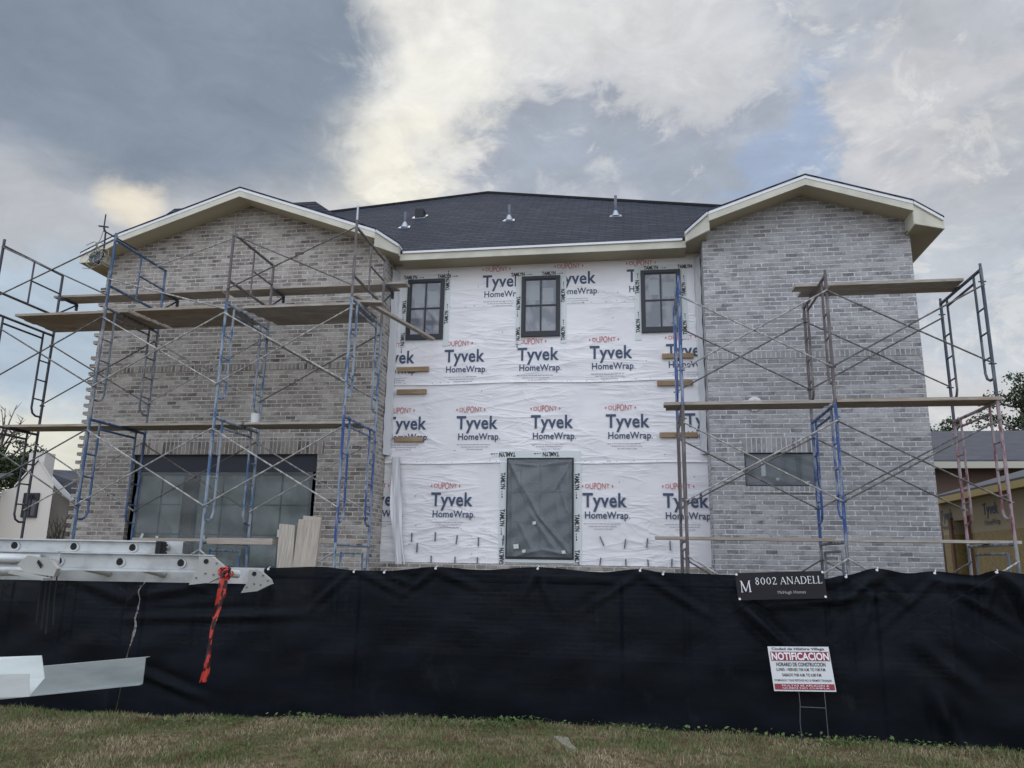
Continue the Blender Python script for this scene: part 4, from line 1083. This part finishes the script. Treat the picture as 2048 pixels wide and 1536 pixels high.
wt.build('lettering', whiteP, ys_, uv=False)
bt_ = MB(); st(bt_, 'Ciudad de Hilshire Village', .06, .905, .86, .075, .015)
st(bt_, 'HORARIO DE CONSTRUCCION', .10, .555, .80, .088, .02); st(bt_, 'LUNES - VIERNES 7:00 A.M. TO 7:00 P.M.', .09, .450, .80, .068, .012)
st(bt_, 'SABADO 9:00 A.M. TO 6:00 P.M.', .17, .330, .64, .068, .012); st(bt_, 'DOMINGOS Y DIAS FESTIVOS NO SE PERMITE TRABAJAR', .03, .205, .93, .062, .008)
bt_.build('lettering', blackP, ys_, uv=False)
wire = mat('thin_grey_wire', s3(120, 122, 128), .4, .5)
m = MB(); m.tube([(1.665, 9.13, .62), (1.672, 9.12, .38), (1.660, 9.12, .2), (1.675, 9.12, -.08)], .0035, 6).tube([(1.925, 9.13, .62), (1.930, 9.12, .38), (1.932, 9.12, .2), (1.940, 9.12, -.08)], .0035, 6).tube([(1.670, 9.12, .352), (1.930, 9.12, .352)], .0035, 6)
m.build('stake', wire, ys_)

# ------------------------------------------------------------------ ladders and metal lying out from a parked load, near left
def P(u, d, z): return E1 * u + E2 * d + Vector((0, 0, z))
def f_alu(T, b):
    o = OBJ(T); n = T.noise(T.mapping(o, (3, 3, 30)), 1.0, 4, .6); g = T.noise(o, 7, 4, .6)
    basec(T, b, T.mix(T.ramp(g, .4, .7), s3(204, 207, 208), s3(176, 178, 179))); T.l.new(T.ramp(n, .3, .7, .34, .55), b.inputs['Roughness'])
    b.inputs['Metallic'].default_value = .35
aluM = mat('dull_ladder_aluminium', s3(200, 199, 200), .4, .35, build=f_alu)
holeM = mat('dark_rung_end', s3(26, 26, 28), .8); rubM = mat('black_rubber', s3(28, 28, 30), .8)
def rail(mb, u0, u1, d, zc, h, fl, t=.004, face=-1):
    """C channel: web with flanges turned away from the viewer"""
    def bx(u0_, u1_, d0, d1, z0, z1):
        c = [P(u0_, d0, z0), P(u1_, d0, z0), P(u1_, d1, z0), P(u0_, d1, z0)]
        mb.prism(c, (0, 0, z1 - z0))
    bx(u0, u1, d, d + t, zc - h / 2, zc + h / 2)
    lo, hi = (d - fl, d) if face < 0 else (d + t, d + t + fl)
    if face < 0:
        for q in (-.30, .30): bx(u0, u1, d - .0022, d, zc + h * q - .0022, zc + h * q + .0022)
    bx(u0, u1, lo, hi, zc + h / 2 - t, zc + h / 2); bx(u0, u1, lo, hi, zc - h / 2, zc - h / 2 + t)
def ladder(label, rails, u_holes, uends, h, far_extra=.105):
    (dn, zn), (df, zf) = rails
    lad = thing('extension_ladder', P((uends[0] + uends[1]) / 2, dn, zn - .05), label, 'ladder', 'aluminium ladders stacked near left')
    for (d, z), fc in (((dn, zn), -1), ((df, zf), 1)):
        m = MB(); ue = uends[1] + (far_extra if d == df else 0)
        rail(m, uends[0], ue, d, z, h, .024, face=fc)
        m.build('rail', aluM, lad)
    for u in u_holes:
        m = MB(); a, b_ = P(u, dn - .003, zn), P(u + .02, df, zf)
        m.tube([a + (b_ - a) * .012, b_], .019, 14); m.build('rung', aluM, lad, smooth=True)
        m = MB(); m.tube([P(u + .003, dn - .008, zn), P(u + .003, dn - .001, zn)], .0225, 14); m.build('rung_rim', aluM, lad)
        m = MB(); pts = [P(u + .017 * math.cos(t) - .001, dn - .0095, zn + (.021 * math.sin(t) if t < math.pi else .015 * math.sin(t))) for t in [2 * math.pi * k / 14 for k in range(14)]]
        m.face(pts); m.build('rung_end', holeM, lad, uv=False)
    return lad
hs = .305
lad1 = ladder('long aluminium extension ladder in front, with red tape tied to its foot', ((3.9, 1.764), (4.36, 1.700)), [-1.611, -1.911, -2.212, -2.512, -2.812, -3.112, -3.417, -3.722, -4.027], (-4.6, -1.45), .086)
# spurred feet at the rail ends
for u, d, z, k in ((-1.45, 3.885, 1.764, 1.0), (-1.36, 4.35, 1.700, .9)):
    m = MB(); q = [(-.06, .035), (.0, .035), (.012, .03), (.075, -.018), (.088, -.045), (.078, -.048), (.0, -.088), (-.095, -.100), (-.06, -.03)]
    m.prism([P(u + a * k, d - .004, z + b_ * k) for a, b_ in q], E2 * -.03)
    m.build('foot', mat('cast_foot_metal', s3(168, 168, 164), .5, .3), lad1)
    m = MB(); m.tube([P(u - .022, d - .037, z + .012), P(u - .022, d - .033, z + .012)], .012, 12); m.build('rung_end', holeM, lad1)
    m = MB()
    for a, b_ in ((.030, .004), (.062, -.026), (-.02, -.045), (-.062, -.066), (.02, -.05)): m.tube([P(u + a * k, d - .039, z + b_ * k), P(u + a * k, d - .034, z + b_ * k)], .0045, 8)
    m.build('foot_rivet', tieM, lad1)
m = MB(); m.tube([P(-1.40, 3.86, 1.725), P(-1.345, 3.95, 1.715)], .019, 12); m.build('foot_pivot', aluM, lad1)
lad2 = ladder('rear aluminium fly ladder with a black rubber rail end, top of the stack', ((4.06, 1.835), (4.42, 1.845)), [-1.934, -2.236, -2.54, -2.84, -3.14, -3.445, -3.75], (-4.4, -1.81), .070, -.02)
m = MB()
for k in range(6):
    m.tube([P(-1.80, 4.05, 1.865 - .010 * k), P(-1.762 + .006 * (k % 2), 4.05, 1.862 - .010 * k)], .006, 6)
m.prism([P(-1.812, 4.04, 1.80), P(-1.785, 4.04, 1.80), P(-1.785, 4.04, 1.872), P(-1.812, 4.04, 1.872)], E2 * .05)
m.build('rubber_end', rubM, lad2)
# a third ladder foot close on the left
lad3 = thing('extension_ladder', P(-2.25, 3.6, 1.68), 'nearest ladder, only its swivel foot and round rungs showing at the left edge', 'ladder', 'aluminium ladders stacked near left')
m = MB(); rail(m, -3.3, -2.055, 3.62, 1.775, .068, .022); m.build('rail', aluM, lad3)
m = MB(); m.prism([P(-2.16, 3.58, 1.79), P(-2.06, 3.58, 1.775), P(-2.02, 3.58, 1.735), P(-2.03, 3.58, 1.70), P(-2.16, 3.58, 1.715), P(-2.2, 3.58, 1.75)], E2 * -.03); m.prism([P(-2.19, 3.55, 1.722), P(-2.035, 3.55, 1.694), P(-2.035, 3.55, 1.684), P(-2.19, 3.55, 1.712)], E2 * -.07); m.build('foot', mat('cast_foot_metal', s3(168, 168, 164), .5, .3), lad3)
for z, d in ((1.775, 3.56), (1.715, 3.72)):
    m = MB(); m.tube([P(-2.62, d - .03, z), P(-2.13, d + .04, z)], .021, 12); m.build('rung', aluM, lad3, smooth=True)
m = MB(); m.prism([P(-2.105, 3.546, 1.772), P(-2.085, 3.546, 1.75), P(-2.09, 3.546, 1.735), P(-2.11, 3.546, 1.76)], E2 * -.004); m.build('slot', holeM, lad3)
m = MB()
for k, (u, L) in enumerate(((-2.17, .21), (-2.145, .24), (-2.125, .26), (-2.10, .22))):
    m.tube([P(u, 3.70, 1.70), P(u - .004, 3.71, 1.60), P(u + .003 * k, 3.71, 1.70 - L)], .0035, 6)
m.top('tie_cord', rubM, P(-2.13, 3.7, 1.5), 'dark tie cords hanging under the nearest ladder foot', 'cord')
# steel rack carrying the load, just outside the photograph
rk = thing('ladder_rack', P(-3.6, 3.9, 0), 'dark steel rack that carries the ladders and flashing at the far left', 'rack')
rkM = mat('dark_rack_steel', s3(52, 54, 58), .5, .3)
for u in (-3.05, -4.25):
    m = MB()
    for d in (2.75, 4.75): m.beam(P(u, d, -.05), P(u, d, 1.80), .05, .05, up=E1)
    m.beam(P(u, 2.70, 1.635), P(u, 4.80, 1.635), .045, .04); m.beam(P(u, 2.70, 1.11), P(u, 4.80, 1.11), .045, .04)
    m.build('rack_frame', rkM, rk)
m = MB(); m.beam(P(-4.3, 4.75, .6), P(-3.0, 4.75, .6), .04, .04); m.beam(P(-4.3, 2.75, .6), P(-3.0, 2.75, .6), .04, .04); m.build('tie_bar', rkM, rk)
# red flagging tape
m = MB(); N = 40; vs = []
for k in range(N + 1):
    t = k / N; z = 1.725 - .50 * t; uc = -1.372 - .052 * t + .006 * math.sin(9 * t); w = .019 * (1 - .30 * t) + .003 * math.sin(14 * t); tw = 1.3 * math.sin(7.5 * t + .5)
    for j in range(5):
        q = (j - 2) / 2
        vs.append(tuple(P(uc + w * q * math.cos(tw * .5), 3.835 + .014 * q * math.sin(tw) + .006 * math.sin(4 * q + 10 * t), z)))
m.raw(vs, [(a * 5 + b_, a * 5 + b_ + 1, (a + 1) * 5 + b_ + 1, (a + 1) * 5 + b_) for a in range(N) for b_ in range(4)])
for k in range(16):
    c = P(-1.372 + random.uniform(-.016, .02), 3.845 + random.uniform(-.01, .01), 1.722 + random.uniform(-.015, .015)); a0 = random.uniform(0, 6)
    m.tube([c + Vector((.014 * math.cos(a0 + t), .012 * math.sin(2 * t), .018 * math.sin(a0 + t))) for t in [.6 * q for q in range(9)]], .0042, 5)
def f_tape(T, b):
    o = OBJ(T); n = T.noise(T.mapping(o, (40, 40, 26)), 1.0, 2, .4)
    basec(T, b, T.mix(T.ramp(n, .50, .54), s3(196, 62, 54), s3(52, 20, 24)))
m.top('flagging_tape', mat('red_flagging_film', s3(226, 70, 56), .4, build=f_tape), P(-1.38, 3.84, 1.25), 'red orange flagging tape knotted on the ladder foot and hanging down', 'tape', smooth=True)
# bent metal flashing pieces
def f_fl(c1, c2):
    def f(T, b):
        o = OBJ(T); n = T.noise(T.mapping(o, (2, 2, 9)), 1.0, 5, .6)
        basec(T, b, T.mix(T.ramp(n, .4, .7), s3(*c1), s3(*c2)))
    return f
flG = mat('grey_coated_flashing', s3(176, 184, 184), .4, .2, build=f_fl((172, 181, 181), (148, 157, 159)))
flW = mat('white_coated_flashing', s3(220, 222, 220), .4, build=f_fl((198, 203, 201), (178, 183, 182)))
a0, a1 = (-3.75, 2.282), (-1.866, 4.2)
def FP(t, z): return P(a0[0] + (a1[0] - a0[0]) * t, a0[1] + (a1[1] - a0[1]) * t, z)
zt0, zt1, zb0, zb1 = 1.236, 1.283, 1.140, 1.159
m = MB(); m.prism([FP(0, zb0), FP(1, zb1), FP(1, zt1), FP(0, zt0)], E2 * .004); m.prism([FP(0, zb0 - .004), FP(1, zb1 - .004), FP(1, zb1 - .004) - E2 * .03, FP(0, zb0 - .004) - E2 * .03], (0, 0, .004)); m.prism([FP(0, zt0), FP(1, zt1), FP(1, zt1) + E2 * .05, FP(0, zt0) + E2 * .05], (0, 0, .003))
m.top('metal_flashing', flG, FP(.8, 1.15), 'long grey bent metal flashing sticking out low at the left', 'flashing')
m = MB(); A, B_, C_, G_ = P(-3.3, 3.44, 1.31), P(-1.946, 3.40, 1.384), P(-1.908, 3.38, 1.296), P(-3.3, 3.38, 1.232)
L0, L1, L2, L3 = P(-3.3, 3.20, 1.29), P(-1.868, 3.20, 1.340), P(-1.855, 3.20, 1.256), P(-3.3, 3.20, 1.19)
m.prism([G_, C_, B_, A], E2 * .003).prism([L3, L2, C_, G_], (0, 0, .003)).prism([L3, L2, L1, L0], E2 * -.003)
m.top('metal_flashing', flW, L2, 'short white folded metal flashing lying on the long grey one', 'flashing')

# ------------------------------------------------------------------ grass strip
def f_grass(T, b):
    g = T.new('ShaderNodeNewGeometry'); o = OBJ(T)
    pi_ = g.outputs['Random Per Island']
    pt = T.noise(o, 1.1, 4, .6); pt2 = T.noise(T.mapping(o, (1, 1, 1), loc=(9, 4, 0)), 2.6, 4, .6)
    gr = T.mix(pi_, s3(44, 64, 36), s3(120, 136, 84)); dr = T.mix(pi_, s3(104, 92, 72), s3(196, 182, 150))
    f = T.ramp(T.math('ADD', T.math('ADD', T.math('MULTIPLY', pt, 1.35), -.18), T.math('MULTIPLY', T.math('SUBTRACT', pi_, .5), .38)), .40, .60)
    c = T.mix(f, dr, gr); c = T.mix(T.ramp(pt2, .54, .66, 0, .75), c, s3(106, 84, 64))
    basec(T, b, c); b.inputs['Roughness'].default_value = .8; b.inputs['Specular IOR Level'].default_value = .2
grassM = mat('dry_and_green_grass', (.1, .1, .05), build=f_grass)
def blades(n, x0, x1, y0, y1, h0, h1, w, seed):
    g = np.random.default_rng(seed)
    x = g.uniform(x0, x1, n); y = g.uniform(y0, y1, n); t = g.uniform(0, 2 * np.pi, n)
    patch = .6 + .5 * (np.sin(1.9 * x + 1) * np.sin(2.3 * y + .5) * .5 + .5) + .25 * np.sin(5.1 * x + 3 * y)
    h = g.uniform(h0, h1, n) * patch; ln = g.normal(0, .55, n) * h; l2 = g.normal(0, .55, n) * h; ww = w * g.uniform(.6, 1.3, n)
    z = np.array([gz(a, b_) for a, b_ in zip(x, y)])
    c, s_ = np.cos(t) * ww / 2, np.sin(t) * ww / 2
    V = np.stack([np.stack([x - c, y - s_, z - .005], -1), np.stack([x + c, y + s_, z - .005], -1),
                  np.stack([x + ln * .45 + c * .6, y + l2 * .45 + s_ * .6, z + h * .6], -1), np.stack([x + ln * .45 - c * .6, y + l2 * .45 - s_ * .6, z + h * .6], -1),
                  np.stack([x + ln, y + l2, z + h], -1)], 1).reshape(-1, 3)
    return V
def mesh_np(name, V, quads, tris, mt):
    me = D.meshes.new(name)
    nl = len(quads) * 4 + len(tris) * 3
    me.vertices.add(len(V)); me.vertices.foreach_set('co', V.astype(np.float32).ravel())
    me.loops.add(nl); me.polygons.add(len(quads) + len(tris))
    li = np.concatenate([quads.ravel(), tris.ravel()]).astype(np.int32)
    me.loops.foreach_set('vertex_index', li)
    ls = np.concatenate([np.arange(len(quads)) * 4, len(quads) * 4 + np.arange(len(tris)) * 3]).astype(np.int32)
    me.polygons.foreach_set('loop_start', ls)
    me.update(calc_edges=True); me.validate()
    me.materials.append(mt)
    o = D.objects.new(name, me); COL.objects.link(o); return o
V = np.concatenate([blades(98000, -8.6, 6.0, 6.2, 9.28, .018, .058, .008, 1), blades(8000, -8.6, 6.5, 8.9, 9.27, .03, .085, .008, 2), blades(24000, -11, 9, 2.0, 6.2, .03, .07, .009, 3), blades(6000, -12, 10, 9.6, 11.0, .03, .09, .01, 4)])
nb = len(V) // 5; i5 = np.arange(nb)[:, None] * 5
tag(mesh_np('grass', V, i5 + np.array([[0, 1, 2, 3]]), i5 + np.array([[3, 2, 4]]), grassM), kind='stuff')
# broad leaved weeds along the foot of the fence
wv = []
g = np.random.default_rng(5)
for cx_, cy_, n, sp_ in [(-3.9, 9.2, 60, .22), (-3.75, 9.05, 30, .15), (-2.2, 9.05, 50, .25), (-1.6, 9.1, 70, .3), (-1.35, 9.2, 40, .2), (-.25, 9.15, 60, .35), (.1, 9.2, 40, .2), (.9, 9.2, 60, .4), (-5.3, 8.9, 50, .3), (-4.9, 9.0, 40, .3), (2.2, 9.2, 60, .5), (3.0, 9.15, 80, .35), (-2.9, 9.0, 40, .2), (1.6, 9.1, 40, .3), (4.0, 9.2, 60, .4)]:
    for _ in range(n):
        x, y = g.normal(cx_, sp_), min(g.normal(cy_ - .1, .08), 9.22); z = gz(x, y) + g.uniform(.015, .10); s_ = g.uniform(.012, .032); t = g.uniform(0, 6.28); ti = g.uniform(-.6, .6)
        a = np.array([math.cos(t), math.sin(t), ti]) * s_; b_ = np.array([-math.sin(t), math.cos(t), g.uniform(-.5, .5)]) * s_ * .6
        c = np.array([x, y, z]); wv += [c - a, c + b_, c + a, c - b_]
wv = np.array(wv); q = np.arange(len(wv)).reshape(-1, 4)
def f_weed(T, b):
    pi_ = T.new('ShaderNodeNewGeometry').outputs['Random Per Island']
    basec(T, b, T.mix(pi_, s3(52, 76, 40), s3(104, 128, 70))); b.inputs['Roughness'].default_value = .6
tag(mesh_np('weeds', wv, q, np.zeros((0, 3), int), mat('weed_leaf', (.05, .1, .03), build=f_weed)), kind='stuff')
# pale concrete patch in the grass
m = MB(); pts = [(-.90, 8.55), (-.74, 8.52), (-.70, 8.30), (-.62, 8.06), (-.69, 8.06), (-.80, 8.28)]
m.prism([(x, y, gz(x, y) - .02) for x, y in pts], (0, 0, .045)); m.top('concrete_lump', mat('pale_concrete', s3(142, 134, 120), .9), (-.75, 8.4, 0), 'pale broken concrete piece in the grass below the fence middle', 'concrete piece')

# ------------------------------------------------------------------ neighbours and trees
whiteS = mat('white_stucco', s3(214, 208, 200), .85); beigeS = mat('beige_siding', s3(196, 184, 172), .8)
nroof = mat('grey_shingle', (.1, .1, .11), build=lambda T, b: (basec(T, b, T.mix(T.ramp(T.noise(T.mapping(UVn(T), (1, 14, 1)), 1.5, 4, .6), .35, .65), s3(50, 52, 60), s3(80, 83, 92)))))
wh = thing('neighbour_house', (-21.2, 24, 0), 'white gabled house with a black window seen left beyond the scaffold', 'house', 'neighbouring houses')
m = MB(); m.prism([(-22.0, 24, 0), (-19.95, 24, 0), (-20.0, 24, 4.2), (-20.7, 24, 5.0), (-21.45, 24, 4.05), (-22.0, 24, 3.9)], (-6.3, 7, 0)); m.build('wall', whiteS, wh)
m = MB(); m.prism([(-20.72, 23.95, 5.01), (-20.0, 23.95, 4.21), (-19.97, 23.95, 4.25), (-20.7, 23.95, 5.07)], (-6.3, 7, 0)).prism([(-20.7, 23.95, 5.01), (-21.47, 23.95, 4.05), (-21.5, 23.95, 4.09), (-20.7, 23.95, 5.07)], (-6.3, 7, 0)); m.build('roof', mat('white_coping', s3(206, 204, 200), .8), wh)
m = MB(); m.box(-21.75, -21.1, 24.7, 25.2, 4.1, 5.36); m.build('chimney', mat('chimney_stucco', s3(204, 200, 196), .85), wh)
wn = D.objects.new('window', None); COL.objects.link(wn); wn.parent = wh; wn.location = Vector((-20.95, 24, 3.0)) - wloc(wh)
m = MB(); m.box(-21.05, -20.46, 23.93, 24.0, 3.0, 3.07).box(-21.05, -20.46, 23.93, 24.0, 3.76, 3.84).box(-21.05, -20.93, 23.93, 24.0, 3.07, 3.76).box(-20.53, -20.46, 23.93, 24.0, 3.07, 3.76).box(-20.78, -20.74, 23.95, 24.0, 3.07, 3.76); m.build('frame', blackF, wn)
MB().box(-20.93, -20.53, 23.97, 23.99, 3.07, 3.76).build('pane', darkG, wn)
gr_ = thing('neighbour_house', (-22.9, 23, 0), 'beige garage with ribbed siding at the far left edge under the dark tree', 'garage', 'neighbouring houses')
m = MB(); m.box(-24.5, -22.02, 22.6, 26, 0, 3.72); m.build('wall', beigeS, gr_)
m = MB()
for k in range(16): m.box(-24.4, -22.3, 22.56, 22.598, .3 + .2 * k, .48 + .2 * k)
m.build('garage_door', mat('ribbed_door_paint', s3(206, 194, 182), .7), gr_)
m = MB(); m.prism([(-24.8, 22.3, 3.72), (-21.9, 22.3, 3.72), (-21.9, 24.3, 4.5), (-24.8, 24.3, 4.5)], (0, 0, .06)); m.build('roof', nroof, gr_)
gh = thing('neighbour_house', (-22, 28.5, 0), 'beige house with grey roof and white rake board behind the bare shrub', 'house', 'neighbouring houses')
m = MB(); m.prism([(-24.4, 28, 0), (-19.5, 28, 0), (-19.5, 28, 3.74), (-22.1, 28, 3.84), (-23.6, 28, 5.02), (-24.4, 28, 4.4)], (0, 5, 0)); m.build('wall', mat('grey_beige_siding', s3(170, 164, 156), .85), gh)
m = MB(); m.prism([(-23.6, 27.7, 5.05), (-22.2, 27.7, 3.85), (-19.4, 27.7, 3.75), (-19.4, 30.5, 5.05)], (0, 0, .07)); m.build('roof', nroof, gh)
m = MB(); m.beam((-23.62, 27.6, 5.12), (-22.05, 27.6, 3.84), .1, .17); m.box(-22.1, -19.4, 27.6, 27.7, 3.68, 3.8); m.build('rake_board', mat('white_rake', s3(206, 206, 206), .6), gh)
# right-hand unfinished building
gar = thing('neighbour_house', (10, 20, 0), 'unfinished tan wrapped building with a dark doorway beyond the right scaffold', 'building', 'neighbouring houses')
GX = 8.0
tan = mat('tan_wrap_panel', s3(186, 174, 146), .8); osb = mat('ochre_sheathing', (.3, .2, .1), build=lambda T, b: basec(T, b, T.mix(T.ramp(T.noise(UVn(T), 9, 4, .7), .4, .65), s3(170, 148, 96), s3(146, 128, 84))))
m = MB(); m.box(GX, GX + 6, 13.5, 20.7, 2.68, 3.5).box(GX, GX + 6, 20.7, 21.6, 3.02, 3.5).box(GX, GX + 6, 21.6, 22.3, 2.68, 3.5); m.build('wrapped_wall', tan, gar)
m = MB(); m.box(GX, GX + 6, 13.5, 20.7, .2, 2.679).box(GX, GX + 6, 21.6, 22.3, .2, 2.679); m.build('sheathed_wall', osb, gar)
MB().box(GX + .3, GX + .4, 20.7, 21.6, .2, 3.02).build('doorway', mat('dark_interior', s3(20, 20, 22), .9), gar)
m = MB(); m.box(GX - .06, GX - .001, 20.55, 20.7, .2, 3.1).box(GX - .06, GX - .001, 21.6, 21.75, .2, 3.1); m.build('door_jamb', mat('brown_jamb', s3(128, 96, 76), .8), gar)
m = MB(); m.prism([(GX - .35, 13.2, 3.6), (GX - .35, 22.6, 3.6), (GX + 3.2, 19.6, 4.75), (GX + 3.2, 13.2, 4.75)], (0, 0, .05)).prism([(GX - .35, 22.6, 3.6), (GX + 6, 22.6, 3.6), (GX + 3.2, 19.6, 4.75)], (0, 0, .05)); m.build('roof', nroof, gar)
m = MB(); m.box(GX - .36, GX - .32, 13.2, 22.6, 3.45, 3.6); m.build('fascia', mat('yellow_primed_fascia', s3(188, 170, 112), .7), gar)
m = MB(); m.box(GX - .33, GX, 13.2, 22.5, 3.47, 3.49); m.build('soffit', mat('tan_soffit', s3(150, 132, 96), .8), gar)
bt_ = MB()
for y in (21.55, 18.95, 16.75):
    put_text(bt_, 'Tyvek', (GX - .012, y + .8, 3.06), (0, -1, 0), (0, 0, 1), .80, .26, bold=.02, asc=(0, .7))
    put_text(bt_, 'HomeWrap', (GX - .012, y + .76, 2.82), (0, -1, 0), (0, 0, 1), .80, .13, bold=.005, asc=(0, .7))
bt_.build('lettering', navyP, gar, uv=False)
nb_ = thing('neighbour_house', (12, 26, 0), 'long low house with a dark grey shingle roof behind the tan building', 'house', 'neighbouring houses')
m = MB(); m.box(8.2, 18, 24.6, 31, 0, 4.75); m.build('wall', mat('dark_brown_wall', s3(112, 92, 82), .9), nb_)
m = MB(); m.prism([(7.6, 24.0, 4.85), (19, 24.0, 4.85), (19, 28, 6.35), (7.6, 28, 6.35)], (0, 0, .06)); m.build('roof', nroof, nb_)
m = MB(); m.box(7.6, 19, 23.93, 24.0, 4.66, 4.85); m.build('fascia', mat('beige_fascia', s3(186, 182, 168), .7), nb_)

def f_leaf(c1, c2):
    def f(T, b):
        pi_ = T.new('ShaderNodeNewGeometry').outputs['Random Per Island']; n = T.noise(OBJ(T), .8, 3)
        c = T.mix(pi_, s3(*c1), s3(*c2)); basec(T, b, T.mix(T.ramp(n, .4, .65, 0, .4), c, s3(*c1)))
        b.inputs['Roughness'].default_value = .7; b.inputs['Specular IOR Level'].default_value = .2
    return f
pineM = mat('pine_needles', (.04, .06, .03), build=f_leaf((38, 52, 36), (80, 96, 62))); darkL = mat('dark_oak_leaf', (.04, .05, .03), build=f_leaf((40, 52, 38), (86, 96, 66)))
barkM = mat('grey_bark', (.1, .09, .08), build=lambda T, b: basec(T, b, T.mix(T.ramp(T.noise(T.mapping(OBJ(T), (6, 6, 1.5)), 1.5, 4, .6), .35, .65), s3(74, 68, 64), s3(118, 110, 104))))
def leaves(clumps, per, size, seed, flat=.7):
    g = np.random.default_rng(seed); out = []
    for (cx_, cy_, cz_, r_) in clumps:
        n = int(per * r_ ** 2) + 12
        d = g.normal(size=(n, 3)); d /= np.linalg.norm(d, axis=1)[:, None]
        rad = r_ * g.uniform(.25, 1.0, n) ** .5 * (1 + .25 * np.sin(5 * d[:, 0] + 3 * d[:, 2]))
        c = np.array([cx_, cy_, cz_]) + d * rad[:, None] * np.array([1, 1, flat])
        a = g.normal(size=(n, 3)); a /= np.linalg.norm(a, axis=1)[:, None]; b_ = np.cross(a, g.normal(size=(n, 3))); b_ /= np.linalg.norm(b_, axis=1)[:, None]
        s_ = size * g.uniform(.6, 1.4, n)[:, None]
        out.append(np.stack([c - a * s_, c + b_ * s_ * .45, c + a * s_, c - b_ * s_ * .45], 1).reshape(-1, 3))
    V = np.concatenate(out); return V, np.arange(len(V)).reshape(-1, 4)
def tree(name, base, label, trunk, limbs, clumps, mt, per, size, seed, group=None, flat=.7):
    t = thing(name, base, label, 'tree', group)
    m = MB(); m.tube(trunk[0], trunk[1], 10); 
    for pts, r_ in limbs: m.tube(pts, [r_ * (1 - .7 * k / (len(pts) - 1)) for k in range(len(pts))], 6)
    m.build('trunk', barkM, t, smooth=True)
    if clumps:
        V, q = leaves(clumps, per, size, seed, flat)
        o = mesh_np('crown', V - np.array(base), q, np.zeros((0, 3), int), mt); o.parent = t
    return t
rt = random.Random(3)
def pine(base, h, spread, zc0, n, label, seed, lean_=0.0):
    r_ = random.Random(seed); x, y, _ = base
    tr = [(x + lean_ * t ** 1.5 + .15 * math.sin(3 * t + seed), y, h * t) for t in [k / 8 for k in range(9)]]
    rad = [.30 * (1 - .8 * k / 8) for k in range(9)]
    limbs, cl = [], []
    for k in range(n):
        t = zc0 + (1 - zc0) * (k + .5) / n; i_ = min(int(t * 8), 7); f_ = t * 8 - i_
        p = Vector(tr[i_]).lerp(Vector(tr[i_ + 1]), f_); a = r_.uniform(0, 6.28); L = spread * (1.15 - .55 * t) * r_.uniform(.5, 1.1)
        e = p + Vector((math.cos(a) * L, math.sin(a) * L, r_.uniform(.1, .9))); mid = p.lerp(e, .5) + Vector((0, 0, r_.uniform(-.15, .35)))
        limbs.append(([p, mid, e], .07)); cl.append((e.x, e.y, e.z, r_.uniform(.45, .85)))
        if r_.random() < .7: cl.append((mid.x + r_.uniform(-.5, .5), mid.y, mid.z + .35, r_.uniform(.3, .55)))
    return tree('pine_tree', base, label, (tr, rad), limbs, cl, pineM, 430, .085, seed, 'pines beyond the right roofs', .62)
pine((18.3, 40, 0), 10.2, 2.0, .62, 26, 'tall open pine with a flat crown rising right above the grey roof', 21, .4)
pine((15.0, 42, 0), 8.6, 1.6, .80, 15, 'lower pine showing beside the right edge of the pale gable', 22, .2)
pine((20.9, 43, 0), 8.9, 1.6, .66, 14, 'pine at the right picture edge beside the tall open pine', 25, -.2)
cl = [(-31.5 + rt.uniform(-2.2, 1.2), 34 + rt.uniform(-1.5, 1.5), rt.uniform(4.3, 7.0), rt.uniform(.5, .95)) for _ in range(34)]
cl += [(-30.6, 34, 7.2, .35), (-31.1, 34, 7.8, .4), (-30.2, 34, 6.4, .4), (-30.0, 34, 5.8, .4)]
lb = []
for k in range(22):
    a = Vector((-31.8 + rt.uniform(-.5, .4), 34, rt.uniform(5.5, 7.2))); e = a + Vector((rt.uniform(-.6, 1.7), rt.uniform(-.5, .5), rt.uniform(.6, 2.3))); md = a.lerp(e, .55) + Vector((rt.uniform(-.2, .2), 0, .15))
    lb.append(([a, md, e], .05))
    for _ in range(3):
        q_ = md.lerp(e, rt.random()); lb.append(([q_, q_ + Vector((rt.uniform(-.4, .4), 0, rt.uniform(.1, .5)))], .02))
tree('oak_tree', (-32, 34, 0), 'dark tree with thin bare upper twigs at the left edge behind the garage', ([(-32, 34, 0), (-31.9, 34, 3), (-31.8, 34, 6)], [.4, .3, .2]), lb, cl, darkL, 620, .085, 31)
bl = []
for k in range(46):
    a = Vector((-21.0 + rt.uniform(-.6, .6), 26.2, 1.6 + rt.uniform(0, .3))); e = a + Vector((rt.uniform(-1.0, 1.0), rt.uniform(-.4, .4), rt.uniform(.7, 1.75))); md = a.lerp(e, .5) + Vector((rt.uniform(-.15, .15), 0, 0))
    bl.append(([a, md, e], .028)); q_ = md.lerp(e, .5); bl.append(([q_, q_ + Vector((rt.uniform(-.3, .3), 0, rt.uniform(.1, .4)))], .014))
tree('bare_shrub', (-21, 26.2, 0), 'leafless branching shrub between the white house and the brick corner', ([(-21, 26.2, 0), (-21, 26.2, 1.0), (-20.95, 26.2, 1.75)], [.16, .13, .1]), bl, None, darkL, 0, 0, 0)
